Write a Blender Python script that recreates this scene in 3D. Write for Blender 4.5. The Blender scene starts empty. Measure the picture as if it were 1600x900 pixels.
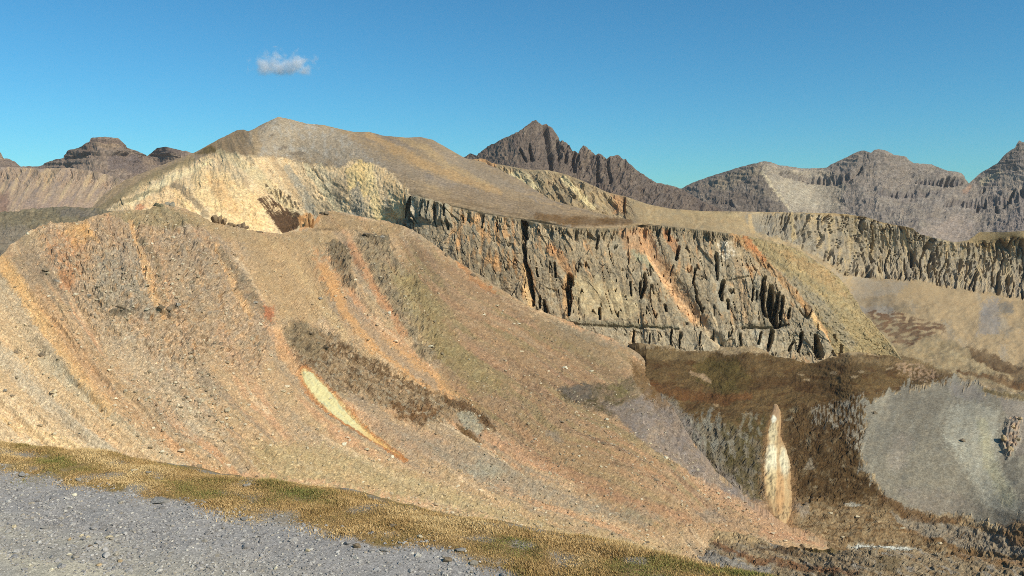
import bpy, math, random
import numpy as np

# ------------------------------------------------------------------ camera, sky, sun, exposure
F_PX = 1300.0          # focal length in photograph pixels (1600 wide)
PITCH = math.atan(120.0 / F_PX)
CAMZ = 2.6             # eye height above the gravel
SUN_EL, SUN_AZ = 38.0, 54.0     # degrees; azimuth measured from straight behind the camera towards the right
SKY_STRENGTH, SUN_STRENGTH, EXPOSURE = 0.108, 4.9, 0.0
SKY_TINT = (0.52, 1.03, 1.0)      # the phone's colour response to a high-altitude sky, the same in every direction

scene = bpy.context.scene
cam_data = bpy.data.cameras.new('camera')
cam_data.sensor_width = 36.0
cam_data.lens = 36.0 * F_PX / 1600.0
cam_data.clip_start, cam_data.clip_end = 0.1, 60000.0
camera = bpy.data.objects.new('camera', cam_data)
camera.location = (0, 0, CAMZ)
camera.rotation_euler = (math.radians(90) - PITCH, 0, 0)
scene.collection.objects.link(camera)
scene.camera = camera

el, az = math.radians(SUN_EL), math.radians(SUN_AZ)
TO_SUN = np.array([math.cos(el) * math.sin(az), -math.cos(el) * math.cos(az), math.sin(el)])
world = bpy.data.worlds.new('World')
scene.world = world
world.use_nodes = True
wn, wl = world.node_tree.nodes, world.node_tree.links
wn.clear()
sky = wn.new('ShaderNodeTexSky')
sky.sky_type = 'NISHITA'
sky.sun_disc = False
sky.sun_elevation = el
sky.sun_rotation = math.atan2(TO_SUN[0], TO_SUN[1])
sky.altitude = 3800
sky.air_density = 1.6
sky.dust_density = 0.1
sky.ozone_density = 9.0
hsv = wn.new('ShaderNodeVectorMath')
hsv.operation = 'MULTIPLY'
hsv.inputs[1].default_value = SKY_TINT
bg = wn.new('ShaderNodeBackground')
bg.inputs['Strength'].default_value = SKY_STRENGTH
wo = wn.new('ShaderNodeOutputWorld')
wl.new(sky.outputs[0], hsv.inputs[0])
wl.new(hsv.outputs[0], bg.inputs['Color'])
wl.new(bg.outputs[0], wo.inputs['Surface'])

sun_data = bpy.data.lights.new('sun', 'SUN')
sun_data.energy = SUN_STRENGTH
sun_data.angle = math.radians(0.5)
sun_data.color = (1.0, 0.93, 0.82)
sun = bpy.data.objects.new('sun', sun_data)
from mathutils import Vector
sun.rotation_euler = Vector(-TO_SUN).to_track_quat('-Z', 'Y').to_euler()
scene.collection.objects.link(sun)

scene.view_settings.view_transform = 'Standard'
scene.view_settings.look = 'None'
scene.view_settings.exposure = EXPOSURE
scene.view_settings.gamma = 1.0
scene.render.engine = 'CYCLES'
scene.cycles.use_denoising = False
scene.cycles.filter_width = 0.9
scene.cycles.max_bounces = 10
scene.cycles.diffuse_bounces = 2
scene.cycles.volume_bounces = 8

COL = scene.collection
rng = np.random.default_rng(7)
random.seed(7)

# ------------------------------------------------------------------ numeric helpers
f32 = np.float32
cP, sP = math.cos(PITCH), math.sin(PITCH)

def ray(px, py):
    """bearing and slope of a sight line, per metre of forward distance"""
    xr = (np.asarray(px, float) - 800.0) / F_PX
    zr = (450.0 - np.asarray(py, float)) / F_PX
    yy = cP + sP * zr
    return xr / yy, (-sP + cP * zr) / yy

def at(px, py, d):
    a, e = ray(px, py)
    return np.stack([a * d, np.ones_like(a) * d, CAMZ + e * d], -1)

def lin(*c):
    c = np.array(c, float) / 255.0
    return np.where(c <= 0.04045, c / 12.92, ((c + 0.055) / 1.055) ** 2.4)

def sstep(a, b, x):
    t = np.clip((x - a) / (b - a), 0, 1)
    return t * t * (3 - 2 * t)

def _hash(ix, iy, seed):
    h = (ix.astype(np.uint32) * np.uint32(374761393)) ^ (iy.astype(np.uint32) * np.uint32(668265263)) ^ np.uint32((seed * 2246822519) & 0xffffffff)
    h = (h ^ (h >> np.uint32(13))) * np.uint32(1274126177)
    return h ^ (h >> np.uint32(16))

_ANG = np.linspace(0, 2 * np.pi, 256, endpoint=False)
_GX, _GY = np.cos(_ANG).astype(f32), np.sin(_ANG).astype(f32)

def noise(x, y, seed=0):
    x = np.asarray(x, f32); y = np.asarray(y, f32)
    fx, fy = np.floor(x), np.floor(y)
    ix, iy = fx.astype(np.int32), fy.astype(np.int32)
    x = x - fx; y = y - fy
    u = x * x * x * (x * (x * 6 - 15) + 10)
    v = y * y * y * (y * (y * 6 - 15) + 10)
    def g(dx, dy):
        h = _hash(ix + dx, iy + dy, seed) & np.uint32(255)
        return _GX[h] * (x - dx) + _GY[h] * (y - dy)
    a = g(0, 0); b = g(1, 0); c = g(0, 1); d = g(1, 1)
    a = a + u * (b - a); c = c + u * (d - c)
    return (a + v * (c - a)) * f32(1.5)

def fbm(x, y, octaves=4, seed=0, gain=0.5):
    s = 0; amp = 1.0; tot = 0
    for o in range(octaves):
        s = s + amp * noise(x * (2.03 ** o) + 17.1 * o, y * (2.03 ** o) - 9.7 * o, seed + o * 31)
        tot += amp; amp *= gain
    return s / tot ** 0.8

def ridged(x, y, octaves=4, seed=0, gain=0.5):
    s = 0; amp = 1.0; tot = 0
    for o in range(octaves):
        s = s + amp * (1 - 2 * np.abs(noise(x * (2.1 ** o) + 5.3 * o, y * (2.1 ** o) + 3.1 * o, seed + o * 17)))
        tot += amp; amp *= gain
    return s / tot

def white(shape, seed):
    return np.random.default_rng(seed).random(shape, dtype=f32)

def cells(x, y, seed=0):
    """Worley cells: distance to the nearest point and that cell's random number"""
    x = np.asarray(x, f32); y = np.asarray(y, f32)
    ix, iy = np.floor(x).astype(np.int32), np.floor(y).astype(np.int32)
    best = np.full(x.shape, 9.0, f32); bid = np.zeros(x.shape, f32)
    for dx in (-1, 0, 1):
        for dy in (-1, 0, 1):
            h = _hash(ix + dx, iy + dy, seed)
            jx = (h & np.uint32(1023)).astype(f32) / 1023; jy = ((h >> np.uint32(10)) & np.uint32(1023)).astype(f32) / 1023
            d = np.hypot(ix + dx + jx - x, iy + dy + jy - y)
            m = d < best
            best = np.where(m, d, best); bid = np.where(m, ((h >> np.uint32(20)) & np.uint32(1023)).astype(f32) / 1023, bid)
    return best, bid

class TPS:
    """smooth surface through scattered survey points"""
    def __init__(self, pts, vals, smooth=0.0):
        p = np.array(pts, float) / 100.0
        n = len(p); self.p = p
        d = np.hypot(p[:, None, 0] - p[None, :, 0], p[:, None, 1] - p[None, :, 1])
        K = np.where(d > 0, d * d * np.log(d + 1e-9), 0) + smooth * np.eye(n)
        Q = np.hstack([np.ones((n, 1)), p])
        A = np.zeros((n + 3, n + 3)); A[:n, :n] = K; A[:n, n:] = Q; A[n:, :n] = Q.T
        self.c = np.linalg.solve(A, np.concatenate([np.array(vals, float), np.zeros(3)]))
    def __call__(self, x, y):
        x = np.asarray(x) / 100.0; y = np.asarray(y) / 100.0
        out = self.c[-3] + self.c[-2] * x + self.c[-1] * y
        for (a, b), c in zip(self.p, self.c):
            r2 = (x - a) ** 2 + (y - b) ** 2
            out = out + c * 0.5 * r2 * np.log(r2 + 1e-12)
        return out

def segdist(X, Y, pts, closed=False):
    best = np.full(X.shape, 1e9); wid = np.zeros(X.shape); tt = np.zeros(X.shape)
    n = len(pts)
    for i in range(n if closed else n - 1):
        p, q = pts[i], pts[(i + 1) % n]
        vx, vy = q[0] - p[0], q[1] - p[1]
        t = np.clip(((X - p[0]) * vx + (Y - p[1]) * vy) / (vx * vx + vy * vy + 1e-9), 0, 1)
        d = np.hypot(X - p[0] - t * vx, Y - p[1] - t * vy)
        m = d < best
        best = np.where(m, d, best)
        if len(p) > 2:
            wid = np.where(m, p[2] + t * (q[2] - p[2]), wid)
        tt = np.where(m, (i + t) / max(n - 1, 1), tt)
    return best, wid, tt

class Sheet:
    """a piece of terrain: a fine grid of surveyed points (X, Y = where it is seen in the survey photograph), P = world points"""
    def __init__(self, x0, x1, dx, top, bot, dy, wfun, wig=0.0, seed=1, apron=0.0):
        px = np.arange(x0, x1 + dx, dx)
        tx, ty = np.array(top, float).T[:2]; bx, by = np.array(bot, float).T[:2]
        T = np.interp(px, tx, ty); B = np.interp(px, bx, by)
        if wig:
            T = T + wig * fbm(px / 9.0, px * 0 + 3.3, 4, seed)
        B = np.maximum(B, T + 1.0)
        rows = int(max(4, np.max(B - T) / dy))
        t = np.linspace(0, 1, rows)
        ap = np.zeros(rows)
        if apron:                                   # a few wide rows that carry the ground on, out of sight
            k = (np.arange(1, 13) / 12.0) ** 1.6
            t = np.concatenate([t, np.ones(12)]); ap = np.concatenate([ap, apron * k]); rows += 12
        t, ap = t[:, None], ap[:, None]
        self.X = np.repeat(px[None, :], rows, 0)
        self.Y = T[None, :] + (B - T)[None, :] * t + ap
        self.top, self.bot = T, B
        self.D = 1.0 / wfun(self.X, self.Y)
        self.P = at(self.X, self.Y, self.D)
        self.N = self.normals()
        self.col = np.zeros(self.X.shape + (3,))
        self.dis = np.zeros(self.X.shape)
        self.stone = np.ones(self.X.shape)          # how stony the surface is
        self.wx = self.X + 5.5 * fbm(self.X / 20, self.Y / 20, 5, seed + 50, 0.62) + 1.2 * (white(self.X.shape, seed + 51) - 0.5)
        self.wy = self.Y + 5.5 * fbm(self.X / 20 + 40, self.Y / 20, 5, seed + 90, 0.62) + 1.2 * (white(self.X.shape, seed + 91) - 0.5)
        self.G = (0.55 * fbm(self.X / 7, self.Y / 6, 3, seed + 130, 0.7) + 0.9 * (white(self.X.shape, seed + 131) - 0.5)).astype(f32)
        self.G2 = (0.92 + 0.55 * fbm(self.X / 24, self.Y / 20, 4, seed + 132, 0.65)).clip(0.35, 1.25).astype(f32)
    def normals(self):
        gu = np.gradient(self.P, axis=1); gv = np.gradient(self.P, axis=0)
        n = np.cross(gu, gv)
        n /= np.linalg.norm(n, axis=-1, keepdims=True) + 1e-12
        s = np.sign(np.sum(n * (np.array([0, 0, CAMZ]) - self.P), -1, keepdims=True))
        return n * np.where(s == 0, 1, s)
    def warp(self, amt):
        return self.X + (self.wx - self.X) * amt, self.Y + (self.wy - self.Y) * amt
    def box(self, pts, pad):
        p = np.array([q[:2] for q in pts], float)
        return (self.X > p[:, 0].min() - pad) & (self.X < p[:, 0].max() + pad) & (self.Y > p[:, 1].min() - pad) & (self.Y < p[:, 1].max() + pad)
    def poly(self, pts, feather=6.0, warp=1.0, grow=0.0):
        out = np.zeros(self.X.shape); pad = feather + 12 * abs(warp) + 6
        m = self.box(pts, pad)
        if not m.any(): return out
        wx, wy = self.warp(warp); x, y = wx[m], wy[m]
        d, _, _ = segdist(x, y, pts, True)
        ins = np.zeros(x.shape, bool); n = len(pts)
        for i in range(n):
            (xa, ya), (xb, yb) = pts[i][:2], pts[(i + 1) % n][:2]
            if ya == yb: continue
            ins ^= ((ya > y) != (yb > y)) & (x < (xb - xa) * (y - ya) / (yb - ya) + xa)
        d = np.where(ins, d, -d) + grow
        out[m] = sstep(-feather, feather, d)
        return out
    def stroke(self, pts, feather=0.5, warp=0.5):
        """pts: (x, y, half width); feather is relative to the width"""
        out = np.zeros(self.X.shape); wmax = max(p[2] for p in pts)
        m = self.box(pts, wmax * (1 + feather) + 12 * abs(warp) + 4)
        if not m.any(): return out
        wx, wy = self.warp(warp)
        d, w, _ = segdist(wx[m], wy[m], pts)
        out[m] = 1 - sstep(1 - feather, 1 + feather, d / np.maximum(w, 0.3))
        return out
    def spot(self, x, y, rx, ry=None, feather=0.5, warp=0.6):
        ry = ry or rx
        wx, wy = self.warp(warp)
        return 1 - sstep(1 - feather, 1 + feather, np.hypot((wx - x) / rx, (wy - y) / ry))
    def paint(self, mask, rgb, amt=1.0):
        m = np.clip(mask, 0, 1)
        m = sstep(0.18, 0.82, m + 3.2 * self.G * m * (1 - m))      # colours meet as a mixture of stones, not as a blur
        m = np.clip(m * amt * (1 if amt > 0.93 else self.G2), 0, 1)[..., None]
        self.col = self.col * (1 - m) + lin(*rgb) * m
    def build(self, name, material, back=200.0, slope=0.6, nback=14, gain=1.0, kind='structure', flatten=0.0, label=None):
        P = self.P + self.N * self.dis[..., None]
        rows = [P]; cols = [self.col]
        crest = P[0]
        out = crest - np.array([0, 0, crest[:, 2:3].mean()])
        hdir = crest[:, :2] / np.linalg.norm(crest[:, :2], axis=1, keepdims=True)
        br, bc = [], []
        for k in range(nback, 0, -1):
            d = back * (k / nback) ** 2
            q = crest.copy()
            q[:, :2] += hdir * d
            q[:, 2] -= slope * d * (d / (d + flatten + 1e-6)) - 0.02 * back * fbm(self.X[0] / 15, self.X[0] * 0 + k * 0.7, 3, 77) * (k / nback)
            br.append(q); bc.append(self.col[0])
        V = np.concatenate([np.array(br), P]) if nback else P
        C = np.concatenate([np.array(bc), self.col]) if nback else self.col
        S = np.concatenate([np.repeat(self.stone[:1], nback, 0), self.stone]) if nback else self.stone
        o = grid_mesh(name, V, np.concatenate([C * np.array(gain), S[..., None]], -1), material)
        o['kind'] = kind
        if label: o['label'] = label
        return o

def mesh_from(name, verts, faces, material, cols=None, smooth=False):
    """verts (n,3), faces (m,k) all with k corners"""
    me = bpy.data.meshes.new(name)
    verts = np.asarray(verts, f32); faces = np.asarray(faces, np.int32)
    me.vertices.add(len(verts)); me.vertices.foreach_set('co', verts.ravel())
    k = faces.shape[1]
    me.loops.add(faces.size); me.loops.foreach_set('vertex_index', faces.ravel())
    me.polygons.add(len(faces))
    me.polygons.foreach_set('loop_start', np.arange(0, faces.size, k, dtype=np.int32))
    me.polygons.foreach_set('use_smooth', np.full(len(faces), smooth))
    if cols is not None:
        a = me.color_attributes.new('Col', 'FLOAT_COLOR', 'POINT')
        cols = np.asarray(cols, float)
        alpha = cols[:, 3].clip(0, 1) if cols.shape[1] == 4 else 1.0
        cols = cols[:, :3]
        lum = (cols @ np.array([0.3, 0.6, 0.1]))[:, None]
        cols = lum + (cols - lum) * 0.95
        c = np.ones((len(verts), 4), f32); c[:, :3] = np.clip(cols * np.array([1.0, 0.98, 0.88]) * 0.80, 0.004, 0.9); c[:, 3] = alpha
        a.data.foreach_set('color', c.ravel())
    me.update(calc_edges=True)
    if material: me.materials.append(material)
    o = bpy.data.objects.new(name, me)
    COL.objects.link(o)
    return o

def grid_mesh(name, V, C, material, smooth=False):
    r, c = V.shape[:2]
    i = np.arange(r * c).reshape(r, c)
    faces = np.stack([i[1:, :-1], i[1:, 1:], i[:-1, 1:], i[:-1, :-1]], -1).reshape(-1, 4)
    return mesh_from(name, V.reshape(-1, 3), faces, material, C.reshape(-1, C.shape[-1]), smooth)

# ------------------------------------------------------------------ materials
def rock_material(name, grain, amount=0.2, bump=0.4, rough=0.95, stones=0.0):
    """colour from the surveyed ground colour, broken up by two noises of the given grain (metres)"""
    m = bpy.data.materials.new(name); m.use_nodes = True
    n, l = m.node_tree.nodes, m.node_tree.links
    b = n['Principled BSDF']; b.inputs['Roughness'].default_value = rough
    b.inputs['Specular IOR Level'].default_value = 0.12
    att = n.new('ShaderNodeAttribute'); att.attribute_name = 'Col'
    geo = n.new('ShaderNodeNewGeometry')
    n1 = n.new('ShaderNodeTexNoise'); n1.inputs['Scale'].default_value = 1.0 / grain; n1.inputs['Detail'].default_value = 3
    n2 = n.new('ShaderNodeTexVoronoi'); n2.inputs['Scale'].default_value = 0.6 / grain
    l.new(geo.outputs['Position'], n1.inputs['Vector']); l.new(geo.outputs['Position'], n2.inputs['Vector'])
    mr = n.new('ShaderNodeMapRange')
    mr.inputs['From Min'].default_value = 0.3; mr.inputs['From Max'].default_value = 0.7
    mr.inputs['To Min'].default_value = 1 - amount; mr.inputs['To Max'].default_value = 1 + amount
    l.new(n1.outputs['Fac'], mr.inputs['Value'])
    sep = n.new('ShaderNodeSeparateColor'); l.new(n2.outputs['Color'], sep.inputs['Color'])
    mr2 = n.new('ShaderNodeMapRange')
    mr2.inputs['To Min'].default_value = 1 - amount * 0.6; mr2.inputs['To Max'].default_value = 1 + amount * 0.6
    l.new(sep.outputs[0], mr2.inputs['Value'])
    mu = n.new('ShaderNodeMath'); mu.operation = 'MULTIPLY'
    l.new(mr.outputs[0], mu.inputs[0]); l.new(mr2.outputs[0], mu.inputs[1])
    for size, lo, hi in ((1.5, 0.12, 0.78), (3.2, 0.07, 0.86)) if stones else ():
        # single stones: some paler, some darker than the ground between them
        vo = n.new('ShaderNodeTexVoronoi'); vo.inputs['Scale'].default_value = 1.0 / (grain * size)
        l.new(geo.outputs['Position'], vo.inputs['Vector'])
        se = n.new('ShaderNodeSeparateColor'); l.new(vo.outputs['Color'], se.inputs['Color'])
        cr = n.new('ShaderNodeValToRGB'); cr.color_ramp.interpolation = 'CONSTANT'
        el_ = cr.color_ramp.elements
        el_[0].position = 0.0; el_[0].color = (1 - 0.75 * stones,) * 3 + (1,)
        el_[1].position = lo; el_[1].color = (1, 1, 1, 1)
        e3 = cr.color_ramp.elements.new(hi); e3.color = (1 + stones,) * 3 + (1,)
        l.new(se.outputs[1], cr.inputs['Fac'])
        dm = n.new('ShaderNodeMapRange'); dm.inputs['From Min'].default_value = 0.45 ; dm.inputs['From Max'].default_value = 0.3
        l.new(vo.outputs['Distance'], dm.inputs['Value'])
        al = n.new('ShaderNodeMath'); al.operation = 'MULTIPLY'; l.new(dm.outputs[0], al.inputs[0]); l.new(att.outputs['Alpha'], al.inputs[1])
        bw = n.new('ShaderNodeMix'); bw.data_type = 'FLOAT'; bw.inputs['A'].default_value = 1.0
        l.new(al.outputs[0], bw.inputs['Factor']); l.new(cr.outputs['Color'], bw.inputs['B'])
        m2 = n.new('ShaderNodeMath'); m2.operation = 'MULTIPLY'
        l.new(mu.outputs[0], m2.inputs[0]); l.new(bw.outputs['Result'], m2.inputs[1])
        mu = m2
    vm = n.new('ShaderNodeVectorMath'); vm.operation = 'SCALE'
    l.new(att.outputs['Color'], vm.inputs[0]); l.new(mu.outputs[0], vm.inputs['Scale'])
    l.new(vm.outputs[0], b.inputs['Base Color'])
    if bump:
        bp = n.new('ShaderNodeBump'); bp.inputs['Strength'].default_value = bump; bp.inputs['Distance'].default_value = grain * 0.5
        l.new(n1.outputs['Fac'], bp.inputs['Height']); l.new(bp.outputs[0], b.inputs['Normal'])
    return m

# ------------------------------------------------------------------ base ground and the far peaks
def flat_ground():
    m = rock_material('ground_rock', 40.0, 0.3, 0.0)
    n = 24
    gx, gy = np.meshgrid(np.linspace(-6500, 6500, n), np.linspace(-700, 5600, n))
    z = -330 + 20 * fbm(gx / 900, gy / 900, 3, 3)
    V = np.stack([gx, gy, z], -1)
    o = grid_mesh('ground', V, np.ones((n, n, 3)) * lin(120, 108, 95), m)
    o['kind'] = 'structure'; o['label'] = 'low ground behind and between the mountains'
flat_ground()

M_FAR = rock_material('far_rock', 7.0, 0.3, 0.3)
def crags(s, amp, cx, cy, seed, lean=0.0, strata=0.0):
    """angular broken rock: flat plates of different height, split finer and finer, and ledges across"""
    X = s.X + lean * (s.Y - s.Y.mean()) + 1.5 * noise(s.X / 11, s.Y / 11, seed)
    Y = s.Y + 1.5 * noise(s.X / 11 + 9, s.Y / 11, seed + 1)
    d = 0; k = 1.0
    for o in range(3):
        _, i = cells(X / cx * 1.9 ** o, Y / cy * 1.9 ** o, seed + 10 + o)
        d = d + k * (i - 0.5); k *= 0.5
    if strata:
        yy = Y / 7.0 + 1.2 * noise(s.X / 90, s.Y / 60, seed + 5)
        d = d + strata * (np.abs((yy % 1.0) - 0.5) * 2 - 0.5) * sstep(-0.3, 0.3, noise(s.X / 30, s.Y / 12, seed + 6))
    return amp * d

def speckle(s, amt, seed, scale=1.0):
    amt = amt * (0.45 + 0.55 * s.stone)
    w = 0.8 * noise(s.X / (2.6 * scale), s.Y / (2.2 * scale), seed) + 0.9 * noise(s.X / (6.1 * scale), s.Y / (5.0 * scale), seed + 1) + 0.7 * noise(s.X / (15 * scale), s.Y / (11 * scale), seed + 2) + (white(s.X.shape, seed) - 0.5) * 0.5
    patch = 0.55 + 0.9 * sstep(-0.4, 0.4, noise(s.X / 37, s.Y / 31, seed + 3)); w = w * patch
    warm = 0.7 * noise(s.X / (5 * scale), s.Y / (4.2 * scale), seed + 4) + 0.7 * noise(s.X / (13 * scale), s.Y / (10 * scale), seed + 5) + 0.4 * (white(s.X.shape, seed + 6) - 0.5)
    s.col = s.col * np.exp((amt * w)[..., None] + 0.75 * (amt * warm)[..., None] * np.array([0.5, -0.1, -0.9]))

# --- mesa group at the far left
top = [(-260, 262), (-160, 235), (-60, 222), (0, 238.6), (6, 247), (17, 249.5), (32, 260), (58, 261), (69, 257), (98, 247), (101, 241), (110, 234.5), (130, 229), (140, 222),
       (141.5, 215.5), (165, 213.5), (185, 216), (192, 222), (199, 231), (214, 236.5), (230, 244), (237, 239), (245.5, 231), (258.5, 229), (271, 232), (289, 236), (330, 250), (420, 290)]
w = TPS([(-260, 262), (-60, 222), (58, 261), (141, 214), (190, 216), (232, 244), (258, 229), (420, 290), (-260, 340), (0, 340), (100, 340), (165, 300), (230, 340), (420, 340), (165, 245)],
        1 / np.array([3300, 3350, 3400, 3300, 3300, 3500, 3450, 3300, 2700, 2750, 2800, 2900, 2950, 2850, 3180.]))
s = Sheet(-200, 360, 1.5, top, [(-260, 345), (420, 345)], 1.5, w, 0.7, 5)
h = s.Y - s.top[None, :]
s.col[:] = lin(128, 112, 102)
s.paint(sstep(-0.2, 0.5, fbm(s.X / 30, s.Y / 9, 4, 11)), (148, 130, 116), 0.7)
s.paint(sstep(0.0, 0.6, fbm(s.X / 12, s.Y / 40, 3, 12)), (112, 98, 94), 0.6)
s.paint(s.poly([(140, 216), (192, 218), (200, 232), (128, 232)], 3, 0.3), (112, 94, 86), 0.7)
s.paint(s.stroke([(100, 243, 5), (140, 236, 4)], 0.5, 0.3), (108, 90, 82), 0.6)
s.paint(s.stroke([(150, 225, 4), (160, 229, 4), (185, 228, 3)], 0.5, 0.3), (160, 138, 118), 0.7)
s.paint(s.poly([(168, 240), (215, 242), (240, 280), (170, 262)], 6, 0.5), (104, 92, 92), 0.7)
s.paint(s.stroke([(240, 236, 4), (262, 234, 5), (285, 240, 4)], 0.5, 0.3), (106, 92, 88), 0.8)
s.paint(sstep(246, 300, s.Y), (140, 124, 116), 0.45)
s.dis = 12 * fbm(s.X / 22, s.Y / 34, 4, 21) * sstep(0, 14, h) + 3 * fbm(s.X / 6, s.Y / 9, 3, 25) - 14 * s.stroke([(100, 248, 2), (140, 240, 2), (170, 240, 2), (200, 243, 2)], 0.8, 0.3)
s.dis += 5 * sstep(0.0, 0.3, noise(s.X / 200, s.Y / 9, 31))
speckle(s, 0.10, 41)
s.dis += crags(s, 6, 14, 7, 360, 0, 1.0) * sstep(0, 6, h)
s.build('mesa_mountain', M_FAR, 900, 0.5, label='flat-topped dark mountain far off at the left skyline', gain=(1.12, 1.1, 1.04))

# --- the sharp dark peak in the middle
top = [(640, 300), (700, 262), (722, 247), (726, 245), (735, 239), (744, 243), (748, 239.5), (762, 229), (787, 216), (810, 206), (821, 197.5), (833, 188.5), (837, 187.5), (843, 192), (847, 194.5), (854.5, 194),
       (862, 200), (868, 207), (873, 215), (877, 217), (882, 222), (887, 224), (890.5, 229), (895, 237), (898, 236), (904, 240), (906.5, 232), (911, 228), (914, 227.5), (922, 234), (928, 241), (931, 242), (936, 239), (940, 241), (948, 249),
       (953, 244), (957, 243), (964, 242), (968.5, 244), (974, 250), (978, 248), (980, 252), (997.5, 268), (1026, 285.6), (1035, 287), (1061, 293), (1100, 315), (1200, 360)]
w = TPS([(640, 300), (748, 240), (837, 188), (890, 229), (914, 228), (980, 252), (1061, 293), (1200, 360), (640, 370), (760, 300), (850, 330), (870, 260), (950, 330), (1061, 340), (1200, 380), (800, 250), (920, 275)],
        1 / np.array([2900, 2950, 3000, 2960, 2960, 3000, 3050, 3000, 2450, 2620, 2450, 2740, 2560, 2700, 2600, 2740, 2800.]))
s = Sheet(690, 1130, 1.2, top, [(640, 375), (1200, 390)], 1.3, w, 0.9, 6)
h = s.Y - s.top[None, :]
s.col[:] = lin(112, 98, 90)
s.paint(sstep(-0.1, 0.5, fbm(s.X / 16 + s.Y / 40, s.Y / 30, 4, 13)), (128, 113, 101), 0.8)
s.paint(sstep(0.0, 0.5, fbm(s.X / 9 - s.Y / 20, s.Y / 30, 4, 14)), (94, 82, 79), 0.7)
s.paint(s.poly([(1000, 275), (1061, 295), (1065, 330), (1010, 322)], 8, 0.5), (108, 96, 90), 0.7)
s.paint(s.stroke([(855, 200, 2), (858, 225, 2), (862, 250, 2)], 0.6, 0.4), (80, 72, 70), 0.7)
s.paint(s.stroke([(790, 225, 8), (770, 262, 14)], 0.8, 0.6), (122, 106, 95), 0.5)
rough = sstep(840, 875, s.X) * 0.9 + 0.25
s.dis = rough * (14 * fbm(s.X / 15 - s.Y / 50, s.Y / 46, 4, 22) + 5 * fbm(s.X / 6, s.Y / 14, 3, 27)) * sstep(0, 7, h) + 3.5 * fbm(s.X / 5, s.Y / 5, 3, 23)
for c in ([(853, 200, 3), (857, 230, 3.4), (862, 262, 2)], [(884, 240, 2.2), (884, 258, 2.6)], [(897, 240, 2.6), (898, 268, 2)], [(876, 218, 1.5), (878, 238, 2)], [(870, 222, 1.4), (873, 250, 1.6)],
          [(903, 244, 2), (906, 262, 2)], [(828, 225, 1.5), (832, 250, 2)], [(932, 246, 1.6), (936, 280, 2)], [(950, 250, 1.6), (955, 285, 1.5)], [(812, 232, 1.4), (822, 252, 1.6)]):
    s.dis -= 30 * s.stroke(c, 0.6, 0.35)
speckle(s, 0.09, 42)
s.dis += crags(s, 12, 10, 17, 370, 0.3) * sstep(0, 4, h) * (0.35 + 0.65 * sstep(835, 880, s.X))
s.build('pointed_mountain', M_FAR, 800, 0.6, label='sharp dark brown peak with a jagged right ridge on the skyline', gain=(1.06, 1.05, 1.0))

# --- banded mountains on the right
top = [(950, 335), (1030, 305), (1050, 295), (1064, 294.5), (1077.5, 287.6), (1105, 277), (1136, 267), (1163, 259), (1194, 251.6), (1205, 253), (1218, 259), (1256, 263.6), (1290.6, 262), (1304, 254), (1325, 244.7),
       (1340.5, 236.5), (1350, 235), (1361, 238.5), (1366, 234), (1373, 233), (1387, 236), (1397, 242), (1416, 244.7), (1422, 252), (1428, 255), (1455.6, 256.7), (1480, 267), (1493, 270), (1500, 272), (1507, 279), (1514, 286.5),
       (1531, 270.5), (1559, 255), (1564, 248), (1572.5, 239.5), (1580, 234), (1586, 231), (1589, 224), (1593, 219), (1597, 222), (1603, 223), (1640, 214), (1700, 240), (1760, 275), (1900, 330)]
w = TPS([(950, 335), (1064, 294), (1136, 267), (1194, 252), (1256, 263), (1300, 256), (1370, 234), (1428, 255), (1500, 272), (1514, 287), (1559, 255), (1593, 219), (1700, 240), (1900, 330),
         (950, 380), (1100, 340), (1180, 320), (1232, 345), (1205, 285), (1270, 300), (1290, 345), (1330, 300), (1380, 330), (1420, 300), (1440, 345), (1500, 330), (1480, 390), (1540, 330), (1600, 300), (1590, 370), (1750, 360), (1900, 400)],
        1 / np.array([3600, 3700, 3650, 3600, 3850, 3880, 3850, 3850, 3860, 3830, 3840, 3860, 3860, 3700,
                      3100, 3200, 3330, 3120, 3440, 3640, 3280, 3560, 3300, 3620, 3180, 3480, 3000, 3520, 3640, 3080, 3150, 3000.]))
s = Sheet(950, 1800, 1.5, top, [(950, 385), (1300, 385), (1480, 400), (1900, 400)], 1.5, w, 0.8, 7)
h = s.Y - s.top[None, :]
X, Y = s.X, s.Y
s.col[:] = lin(132, 122, 116)
s.paint(sstep(-0.2, 0.5, fbm(X / 40, Y / 12, 4, 15)), (146, 135, 125), 0.7)
s.paint(sstep(0.1, 0.6, fbm(X / 14, Y / 30, 3, 16)), (118, 108, 104), 0.6)
s.paint(s.poly([(1050, 296), (1110, 278), (1190, 255), (1195, 275), (1215, 300), (1240, 335), (1060, 335)], 5, 0.6), (118, 107, 98), 0.8)  # left flank of the peak painted darker, as the side turned from the sun
s.paint(s.poly([(1100, 285), (1190, 255), (1186, 270), (1130, 300)], 8, 0.8), (140, 128, 112), 0.7)
s.paint(s.poly([(1110, 300), (1180, 295), (1215, 315), (1190, 335), (1105, 335)], 5, 0.7), (100, 90, 86), 0.6)
s.paint(s.poly([(1190, 255), (1206, 256), (1222, 266), (1300, 266), (1322, 285), (1312, 330), (1245, 335), (1215, 300), (1192, 272)], 9, 1.0), (160, 148, 132), 0.8)
s.paint(s.poly([(1205, 278), (1290, 298), (1300, 325), (1240, 332)], 14, 1.0), (170, 160, 144), 0.6)
s.paint(s.poly([(1290, 262), (1340, 238), (1420, 250), (1430, 300), (1360, 292), (1305, 285)], 6, 0.8), (130, 119, 112), 0.7)
s.paint(s.stroke([(1190, 268, 2.5), (1206, 290, 3), (1222, 312, 3), (1238, 332, 2)], 0.6, 0.4), (190, 176, 152), 0.75)
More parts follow.
